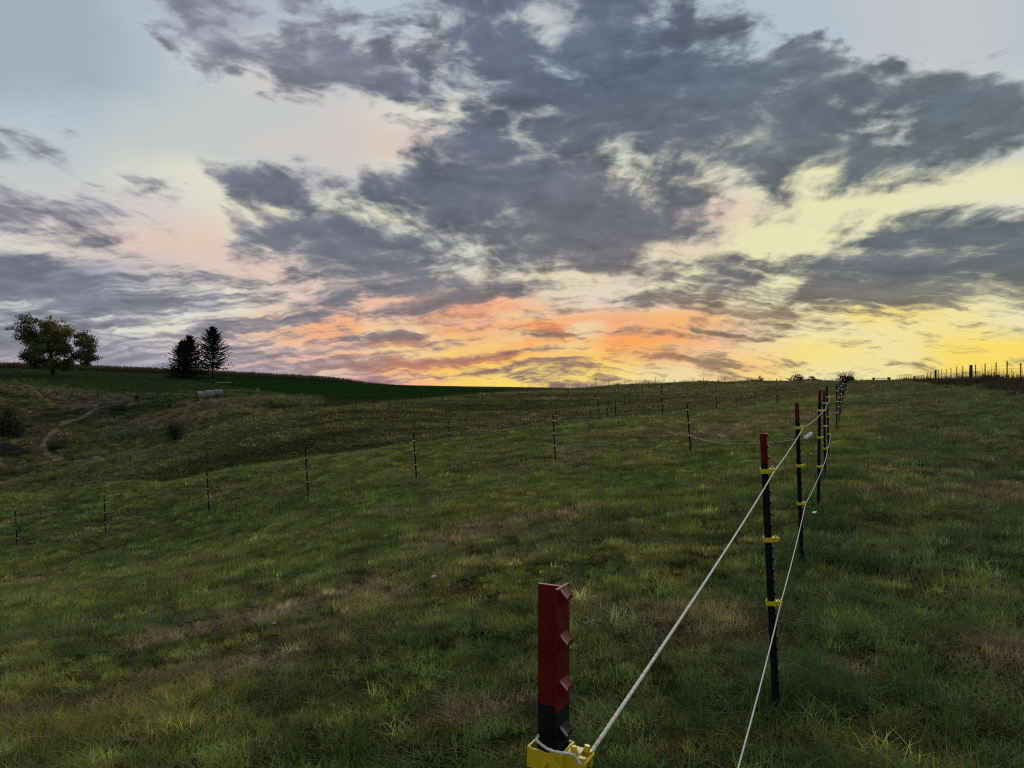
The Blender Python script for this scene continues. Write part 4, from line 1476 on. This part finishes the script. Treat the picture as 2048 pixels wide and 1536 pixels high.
def conifer(c, py, top, hw, bare, label, seed, power=.8, dd=0):
    d = d_at(c, py, 150, 255) + dd; x, y, z = at(c, d)
    H = z_of(top, d) - z - .2; R_ = hw / F * d
    root = thing('spruce_tree', (x, y, z), label, 'tree', 'conifers in the far pasture')
    rg = np.random.default_rng(seed)
    B = MB(); B.tube([(0, 0, -.3), (0, 0, H * .3), (.05, 0, H * .7), (0, 0, H)], [.26, .2, .11, .02], 8)
    V = []; Fc = []
    zz = H * bare
    lev = 0
    while zz < H - .15:
        f = (zz - H * bare) / (H * (1 - bare))
        Lr = R_ * (1 - f) ** power * (.72 + .28 * min(1, f * 6 + .25 if bare > .1 else 1))
        nb = 7 if f < .8 else 5
        for k in range(nb):
            th = 2 * math.pi * (k + rg.uniform(-.3, .3)) / nb + lev * 1.1
            ln = Lr * rg.uniform(.55, 1.30)
            up = rg.uniform(-.12, .14) + .35 * f
            pts = []
            nseg = 6
            for q in range(nseg + 1):
                t = q / nseg
                rr = ln * t
                dz = up * rr - .22 * ln * math.sin(math.pi * t * .75) * (1 - f * .5) + .12 * ln * t * t
                pts.append(Vector((rr * math.cos(th), rr * math.sin(th), zz + dz)))
            B.tube(pts, [.045 * (1 - .8 * q / nseg) + .006 for q in range(nseg + 1)], 3, False)
            for q in range(1, nseg + 1):
                p = pts[q]; dirv = (pts[q] - pts[q - 1]).normalized()
                side = dirv.cross(Vector((0, 0, 1))).normalized()
                tw = (.22 + .55 * (1 - abs(q / nseg - .55))) * (.45 + .35 * ln / R_ + .12)
                for sg in (-1, 1):
                    for rep in range(2):
                        a = p - dirv * rg.uniform(0, ln / nseg)
                        e = a + side * sg * tw * rg.uniform(.6, 1.1) + dirv * tw * rg.uniform(.2, .7) - Vector((0, 0, tw * rg.uniform(.05, .45)))
                        w_ = Vector((0, 0, .10 * rg.uniform(.7, 1.5))) + dirv * .09
                        o = len(V)
                        V += [a - w_, e, a + w_ * .8]; Fc.append((o, o + 1, o + 2))
                # hanging sprays under the limb
                a = p; o = len(V)
                V += [a + dirv * .18, a - dirv * .22, a - Vector((0, 0, rg.uniform(.15, .42)))]; Fc.append((o, o + 1, o + 2))
        zz += .40 * (1 - .45 * f) * rg.uniform(.85, 1.15)
        lev += 1
    o = len(V)
    for k in range(5):
        th = k * 1.256
        V += [(0, 0, H + .25), (.16 * math.cos(th), .16 * math.sin(th), H - .45), (.16 * math.cos(th + .8), .16 * math.sin(th + .8), H - .45)]
        Fc.append((o + 3 * k, o + 3 * k + 1, o + 3 * k + 2))
    if bare > .1:
        for k in range(16):
            th = rg.uniform(0, 6.28); z0 = H * rg.uniform(bare * .45, bare)
            B.tube([(0, 0, z0), (1.3 * math.cos(th), 1.3 * math.sin(th), z0 - .1 + rg.uniform(-.3, .2))], [.03, .008], 3, False)
    B.build('trunk', M['bark'], root, True)
    link('crown', np_mesh('crown', [tuple(p) for p in V], Fc, M['needle']), root)


conifer(378, 758, 669, 54, .02, 'wide dark spruce branched to the ground, left of the taller pine', 3, .72)
conifer(365, 757, 680, 40, .03, 'slimmer dark spruce tucked behind the left side of the wide spruce', 9, .75)
conifer(425.5, 760, 652, 41, .25, 'taller pine with bare lower trunk, right of the wide spruce', 4, .62)


# ------------------------------------------------------------------ bushes
def bush(c, d, w, h, label, m_='bush', seed=0, leaf=.22, n=900, twig=10, spread=1.0, name='bush', ground_fill=True, x=None):
    if x is None: x, y, z = at(c, d)
    else: y = d; z = gz(x, y)
    rg = np.random.default_rng(seed + 100)
    root = thing(name, (x, y, z), label, name.replace('_', ' '))
    B = MB(); C = []
    for k in range(twig):
        th = rg.uniform(0, 6.28); rr = rg.uniform(.1, .5) * w * spread; hh = h * rg.uniform(.6, 1)
        tip = Vector((rr * math.cos(th), rr * math.sin(th) * .8, hh))
        pa = branch_path((rg.normal() * .1, rg.normal() * .1, -.1), tip, .06, 4, rg)
        B.tube(pa, [.05 * h / 3, .04 * h / 3, .03 * h / 3, .02 * h / 3, .008 * h / 3], 4, False)
    for k in range(max(6, n // 26)):
        th = rg.uniform(0, 6.28); rr = w * .5 * math.sqrt(rg.uniform(0, 1)); q = rg.uniform(.05, 1)
        e = math.sqrt(max(0, 1 - (rr / (w * .5)) ** 2 * .8))
        cc = np.array([rr * math.cos(th), rr * math.sin(th) * .8, h * q * e * rg.uniform(.7, 1.08)])
        C.append(cc + rg.normal(size=(26, 3)) * np.array([.11 * w, .11 * w, .07 * h]).clip(.05, .4))
    C = np.vstack(C); C[:, 2] = np.maximum(C[:, 2], .02)
    V, Fq = leaf_quads(C, leaf, seed=seed)
    B.build('stem', M['bark'], root)
    link('foliage', np_mesh('foliage', V, Fq, M[m_]), root)
    return root


bush(4, d_at(6, 872, 96, 150), 5.6, 5.2, 'large dark bush at the left photo edge above the brush pile', seed=1, n=4200, leaf=.3, twig=24)
bush(352, 88, 2.3, 2.9, 'dark willowy bush standing at the edge of the second hill', seed=2, n=1300, leaf=.16, twig=40)
bush(288, 72, 1.7, .75, 'low dark weed clump on the near flank of the second hill', seed=3, n=700, leaf=.14)
bush(776, 124, 2.2, 1.5, 'small dark round bush in front of the green crop strip', seed=4, n=900)
bush(1116, 150, 1.6, 1.25, 'small rounded bush alone on the skyline left of the far fence', seed=5, n=700)
bush(1595, 150, 3.0, 1.5, 'low wide bush on the skyline left of the stakes', seed=6, n=1000)
bush(1522, 150, 1.0, 1.5, 'thin upright weed on the skyline between two bushes', seed=7, n=160, leaf=.2)
bush(1625, 150, 1.6, 1.1, 'small feathery bush on the skyline right of the wide one', seed=8, n=350)
bush(1701, 150, 1.2, 1.1, 'dark bush on the skyline just behind the spiky shrub', seed=12, n=900)
bush(276, d_at(276, 800, 100, 170), 1.3, 1.1, 'small dark shrub on top of the knoll', seed=9, n=400)
bush(568, 122, 2.2, 1.1, 'dark weedy shrub at the lower edge of the crop strip', seed=10, n=500)
bush(595, 121, 1.8, .8, 'small dark shrub right of the weedy one below the crop strip', seed=15, n=400)
bush(541, 92, .7, 2.9, 'thin tall sapling on the flank of the second hill', seed=11, n=260, leaf=.13, twig=3, spread=.25, name='sapling')
bush(112, d_at(112, 900, 95, 150), 2.6, 1.8, 'dark green shrub inside the bend of the cow path', seed=13, n=900)
bush(228, d_at(228, 818, 100, 160), 4.6, 1.0, 'dark leafy patch added as the shaded hollow of the knoll', seed=14, n=1200)  # low foliage added to stand for the dark, shaded hollow


def brush_pile():
    x, y, z = at(14, d_at(14, 903, 92, 150))
    root = thing('brush_pile', (x, y, z), 'grey heap of cut branches below the large bush at left', 'brush pile')
    rg = np.random.default_rng(44); B = MB()
    for k in range(420):
        px_, py_ = rg.normal() * 1.7, rg.normal() * 1.0
        hh = max(.1, 1.5 * math.exp(-(px_ / 2) ** 2 - (py_ / 1.3) ** 2) * rg.uniform(.2, 1))
        a = rg.uniform(0, 6.28); L_ = rg.uniform(.5, 1.5); e = rg.normal() * .3
        v = Vector((math.cos(a), math.sin(a), e)) * L_ / 2
        p = Vector((px_, py_, hh))
        B.tube([p - v, p + v], [.035, .012], 4, False)
    o = B.build('branch_heap', M['greybush'], root); o['kind'] = 'stuff'


brush_pile()


def spiky_shrub():
    d = 60; x, y, z = at(1690, d)
    root = thing('spiky_shrub', (x, y, z), 'bare spiky-topped shrub above the stakes of the far rope line', 'shrub')
    rg = np.random.default_rng(8); B = MB(); H = z_of(757, d) - z
    B.tube([(0, 0, -.1), (0.02, 0, H * .5), (0, 0, H)], [.13, .11, .10], 8)
    B.build('trunk', M['bark'], root)
    T_ = MB()
    for k in range(52):
        th = rg.uniform(0, 6.28); el = rg.uniform(-.05, 1.45)
        L_ = rg.uniform(.5, .95) * (1 if el < 1.0 else .8)
        v = Vector((math.cos(th) * math.cos(el), math.sin(th) * math.cos(el), math.sin(el))) * L_
        p = Vector((rg.normal() * .05, rg.normal() * .05, H + rg.uniform(-.35, .05)))
        T_.tube([p, p + v * .6, p + v + Vector((0, 0, .03))], [.034, .026, .008], 4, False)
    o = T_.build('spines', M['bark'], root); o['kind'] = 'stuff'


spiky_shrub()


# ------------------------------------------------------------------ crops
def corn():
    rg = np.random.default_rng(3)
    V = []; Fc = []; mi = []
    srcs = []
    for s_ in range(4):
        b = MB()
        b.tube([(0, 0, 0), (0.01, 0, 1.0), (.03, 0, 1.95)], [.022, .018, .008], 4, False, mi=0)
        for k in range(9):
            z0 = .25 + k * .19; th = k * 2.7 + rg.uniform(-.4, .4); L_ = rg.uniform(.45, .7)
            dx, dy = math.cos(th), math.sin(th)
            pts = [(0, 0, z0), (dx * L_ * .45, dy * L_ * .45, z0 + .28), (dx * L_, dy * L_, z0 - .15)]
            w_ = .045
            vs = [];
            for q, (p, ww) in enumerate(zip(pts, (w_, w_ * 1.1, .006))):
                vs += [(p[0] - dy * ww, p[1] + dx * ww, p[2]), (p[0] + dy * ww, p[1] - dx * ww, p[2])]
            b.add(vs, [(0, 1, 3, 2), (2, 3, 5, 4)], 0)
        for k in range(6):
            th = k * 1.05; e = .12
            b.tube([(.03, 0, 1.9), (.03 + e * math.cos(th), e * math.sin(th), 2.2 + .05 * (k % 2))], [.014, .010], 3, False, mi=1)
        me = b.mesh('corn%d' % s_, [M['corn'], M['tassel']])
        ob = bpy.data.objects.new('corn%d' % s_, me); HIDE.objects.link(ob); srcs.append(ob)
    n = 9000
    c = RNG.uniform(-160, 790, n); rows = RNG.integers(0, 14, n)
    edge = np.interp(c, [-160, 0, 250, 500, 650, 750, 800], [258, 262, 268, 275, 284, 295, 300])
    d = edge + rows * .9 + RNG.normal(0, .06, n)
    x = (c - 1024) / F * d
    s = RNG.uniform(.66, 1.16, n) * (1 + .12 * noise2(c * .9, rows * .7, 4)) * (1 - .8 * sstep(640, 790, c))
    P = on_ground(x, d, -.02)
    rot = np.stack([RNG.normal(0, .06, n), RNG.normal(0, .06, n), RNG.uniform(0, 6.28, n)], 1)
    ob = scatter('corn_field', P, rot, np.stack([s * 1.2, s * 1.2, s * .98], 1), np.ones((n, 3)), RNG.integers(0, 4, n), srcs)
    tag(ob, 'ripe corn standing along the left skyline with tan tassels')


corn()


def alfalfa():
    cs = np.linspace(395, 1010, 160); V = []
    nr = 26
    for c in cs:
        near = float(np.interp(c, [395, 440, 520, 600, 700, 800, 900, 1010], [200, 186, 166, 158, 158, 170, 200, 240]))
        far = float(np.interp(c, [395, 500, 650, 750, 850, 1010], [270, 273, 282, 292, 300, 285]))
        near += 3 * float(noise2(c * .03, 1, 4))
        for k in range(nr):
            d = near + (far - near) * k / (nr - 1)
            x = (c - 1024) / F * d
            edge = 0 if k in (0, nr - 1) else 1
            V.append((x, d, gz(x, d) + .05 + .33 * edge + .05 * float(noise2(x * .8, d * .8, 6)) * edge))
    m_ = len(cs)
    Fq = [(i * nr + k, (i + 1) * nr + k, (i + 1) * nr + k + 1, i * nr + k + 1) for i in range(m_ - 1) for k in range(nr - 1)]
    o = link('crop_field', np_mesh('crop_field', V, Fq, M['alfalfa'], smooth=True))
    tag(o, 'bright green low crop strip below the corn', kind='stuff')


alfalfa()


# ------------------------------------------------------------------ woven wire fence on the right
def right_line(d):
    return 32 + .44 * (d - 53)


def wire_fence():
    x0, d0 = right_line(53), 53
    root = thing('wire_fence', (x0, d0, gz(x0, d0)), 'old woven wire fence on wooden and steel posts along the right edge', 'fence')
    oz = gz(x0, d0)

    def put(b, nm, m_, d, h0=0):
        x = right_line(d)
        o = b.build(nm, m_, root); o.location = (x - x0, d - d0, gz(x, d) - oz)
        return o
    tops = {41: 722, 44: 725, 47.5: 727, 51: 729, 56.6: 732, 59.7: 733, 63: 736, 66: 738, 69: 739, 71.5: 740, 78: 744, 81: 746, 85: 748, 88: 749.5, 92: 750.5}
    tp = None
    for d, ty in tops.items():
        x = right_line(d)
        h = z_of(ty, d) - gz(x, d)
        b = MB(); b.prism([(a * 1.25, c * 1.25) for a, c in t_section(.04, .035, .006, .006)], -.2, h)
        put(b, 'steel_post', M['rust'], d)
    for d in (37.8, 34.8, 31.8, 102, 106, 110, 114, 119, 124, 130):
        b = MB(); b.prism([(a * 1.25, c * 1.25) for a, c in t_section(.04, .035, .006, .006)], -.2, 1.3 if d < 50 else 1.05)
        put(b, 'steel_post', M['rust'], d)
    for d, ty, r_ in ((53, 730, .11), (74, 740, .105), (97, 752, .11), (110.5, 755, .10)):
        x = right_line(d); h = z_of(ty, d) - gz(x, d)
        b = MB(); b.tube([(0, 0, -.3), (0, 0, h * .6), (.01, 0, h)], [r_, r_ * .97, r_ * .9], 9)
        put(b, 'wooden_post', M['wood'], d)
    ds = sorted([31.8, 34.8, 37.8] + list(tops) + [53, 74, 97, 102, 106, 110, 114, 119, 124, 130])
    for lv in (.3, .5, .7, .88, 1.05, 1.22):
        pts = []
        for d in ds:
            x = right_line(d); k = 1 - .2 * min(1, max(0, (d - 85) / 15))
            pts.append((x - x0, d - d0 - .06, gz(x, d) - oz + lv * k))
        b = MB(); b.tube(pts, .004, 4, False); b.build('wire', M['rust'], root)
    b = MB()
    for d in np.arange(33, 96, .42):
        x = right_line(d); g = gz(x, d) - oz
        b.tube([(x - x0, d - d0 - .06, g + .3), (x - x0, d - d0 - .06, g + 1.05 - .1 * min(1, max(0, (d - 85) / 15)))], .003, 3, False)
    o = b.build('stay_wire', M['rust'], root); o['kind'] = 'stuff'


wire_fence()


def far_gate():
    d = 150
    xa, _, za = at(1747, d); xb, _, zb = at(1778, d)
    root = thing('field_gate', (xa, d, za), 'low gateway of two stout posts with a top rail on the right skyline', 'gate')
    L_ = xb - xa
    for dx, h, r_ in ((0, z_of(755, d) - za, .22), (L_, z_of(754.5, d) - za, .32)):
        b = MB(); b.tube([(dx, 0, -.3), (dx, 0, h)], [r_, r_ * .95], 9); b.build('gate_post', M['wood'], root)
    for hh in (.55, .92):
        b = MB(); b.tube([(0, -.25, hh + (z_of(757, d) - za - .92)), (L_, -.3, hh + (z_of(756.5, d) - za - .92))], .05, 5); b.build('rail', M['wood'], root)


far_gate()


def sky_fence():
    """thin posts of the fence along the skyline, middle right"""
    d = 146
    cs = [1192, 1218, 1250, 1272, 1290, 1310, 1328, 1349, 1368, 1388, 1407, 1437, 1449, 1470, 1495, 1540, 1562, 1650, 1664, 1725]
    hs = [757, 760, 758, 762, 758, 761, 757, 759, 760, 760, 755, 759, 757, 758, 757, 756, 757, 755, 756, 756]
    x0, _, z0 = at(1192, d)
    root = thing('skyline_fence', (x0, d, z0), 'thin post and wire fence running along the skyline in the middle', 'fence')
    tops = []
    for c, ty in zip(cs, hs):
        x, _, z = at(c, d)
        h = max(.8, z_of(ty, d) - z)
        b = MB(); b.tube([(0, 0, -.3), (0, 0, h)], [.055, .05], 5)
        o = b.build('post', M['wood'], root); o.location = (x - x0, 0, z - z0)
        tops.append((x - x0, 0, z - z0 + min(h, 1.5) * .9))
    for k in (1.0, .55):
        b = MB(); b.tube([(p[0], -.06, p[2] - (1 - k) * 1.1) for p in tops], .007, 4, False); b.build('wire', M['rust'], root)


sky_fence()


def skyline_weeds():
    src = [clump('s0', 26, .35, .75, .05, .4, seed=51, ntip=2, material=M['weed']), clump('s1', 12, .25, 1.1, .05, .35, seed=52, ntip=2, material=M['weed']),
           clump('s2', 40, .5, .5, .06, .7, seed=53, ntip=2, material=M['weed'])]
    P, S, K = [], [], []
    # along the right fence
    n = 5200
    d = np.exp(RNG.uniform(math.log(29), math.log(128), n)); off = RNG.normal(0, .55, n) + RNG.uniform(-.5, 1.4, n)
    x = 32 + .44 * (d - 53) + off
    P.append(on_ground(x, d, -.03)); s = RNG.uniform(.5, 1.0, n) * (.85 + .6 * noise2(d * .4, off * .1, 3)) * (1 - .35 * sstep(60, 110, d))
    S.append(np.stack([s, s, s], 1)); K.append(RNG.choice([0, 0, 1, 2, 2], n))
    # along the skyline
    n = 2600
    c = RNG.uniform(1100, 1790, n); dd = 146 + RNG.normal(0, 1.2, n)
    x = (c - 1024) / F * dd
    s = RNG.uniform(.4, 1.0, n) * (.7 + .5 * noise2(c * .035, 0 * c, 8))
    P.append(on_ground(x, dd, -.03)); S.append(np.stack([s * 1.3, s, s], 1)); K.append(RNG.choice([0, 0, 1, 2], n))
    # dark strip beyond the crest in the middle
    n = 2500
    c = RNG.uniform(870, 1130, n); dd = np.interp(c, [870, 1000, 1130], [150, 150, 147]) + RNG.normal(0, 2.0, n)
    x = (c - 1024) / F * dd
    s = RNG.uniform(.5, 1.1, n)
    P.append(on_ground(x, dd, -.03)); S.append(np.stack([s * 1.4, s, s], 1)); K.append(RNG.choice([0, 2], n))
    Pp = np.vstack(P); n = len(Pp)
    rot = np.stack([RNG.normal(0, .15, n), RNG.normal(0, .15, n), RNG.uniform(0, 6.28, n)], 1)
    ob = scatter('tall_weeds', Pp, rot, np.vstack(S), np.ones((n, 3)), np.concatenate(K), src)
    tag(ob, 'dark rank weeds along the field fences and skyline')


skyline_weeds()


# ------------------------------------------------------------------ small pale things in the grass
def scrap(c, d, w, label, name='stone', m_='stone', seed=0):
    x, y, z = at(c, d)
    rg = np.random.default_rng(seed + 60)
    bm = bmesh.new(); bmesh.ops.create_icosphere(bm, subdivisions=2, radius=w / 2)
    for v in bm.verts:
        v.co.x *= 1.5; v.co.z *= .45; v.co += Vector(rg.normal(size=3)) * w * .04
    me = bpy.data.meshes.new(name); bm.to_mesh(me); bm.free(); me.materials.append(M[m_])
    o = link(name, me); o.location = (x, y, z + w * .12 + .05); o.rotation_euler = (rg.uniform(-.3, .3), rg.uniform(-.3, .3), rg.uniform(0, 3))
    return tag(o, label, name)


scrap(867, 7.1, .045, 'pale flat stone in the grass right of the long brown swathe', seed=1)
scrap(548, 6.4, .032, 'small pale stone at the lower end of the brown swathe', seed=2)
scrap(1629, 8.0, .045, 'white pebble in the grass just below the gate handle', m_='grip', seed=3)
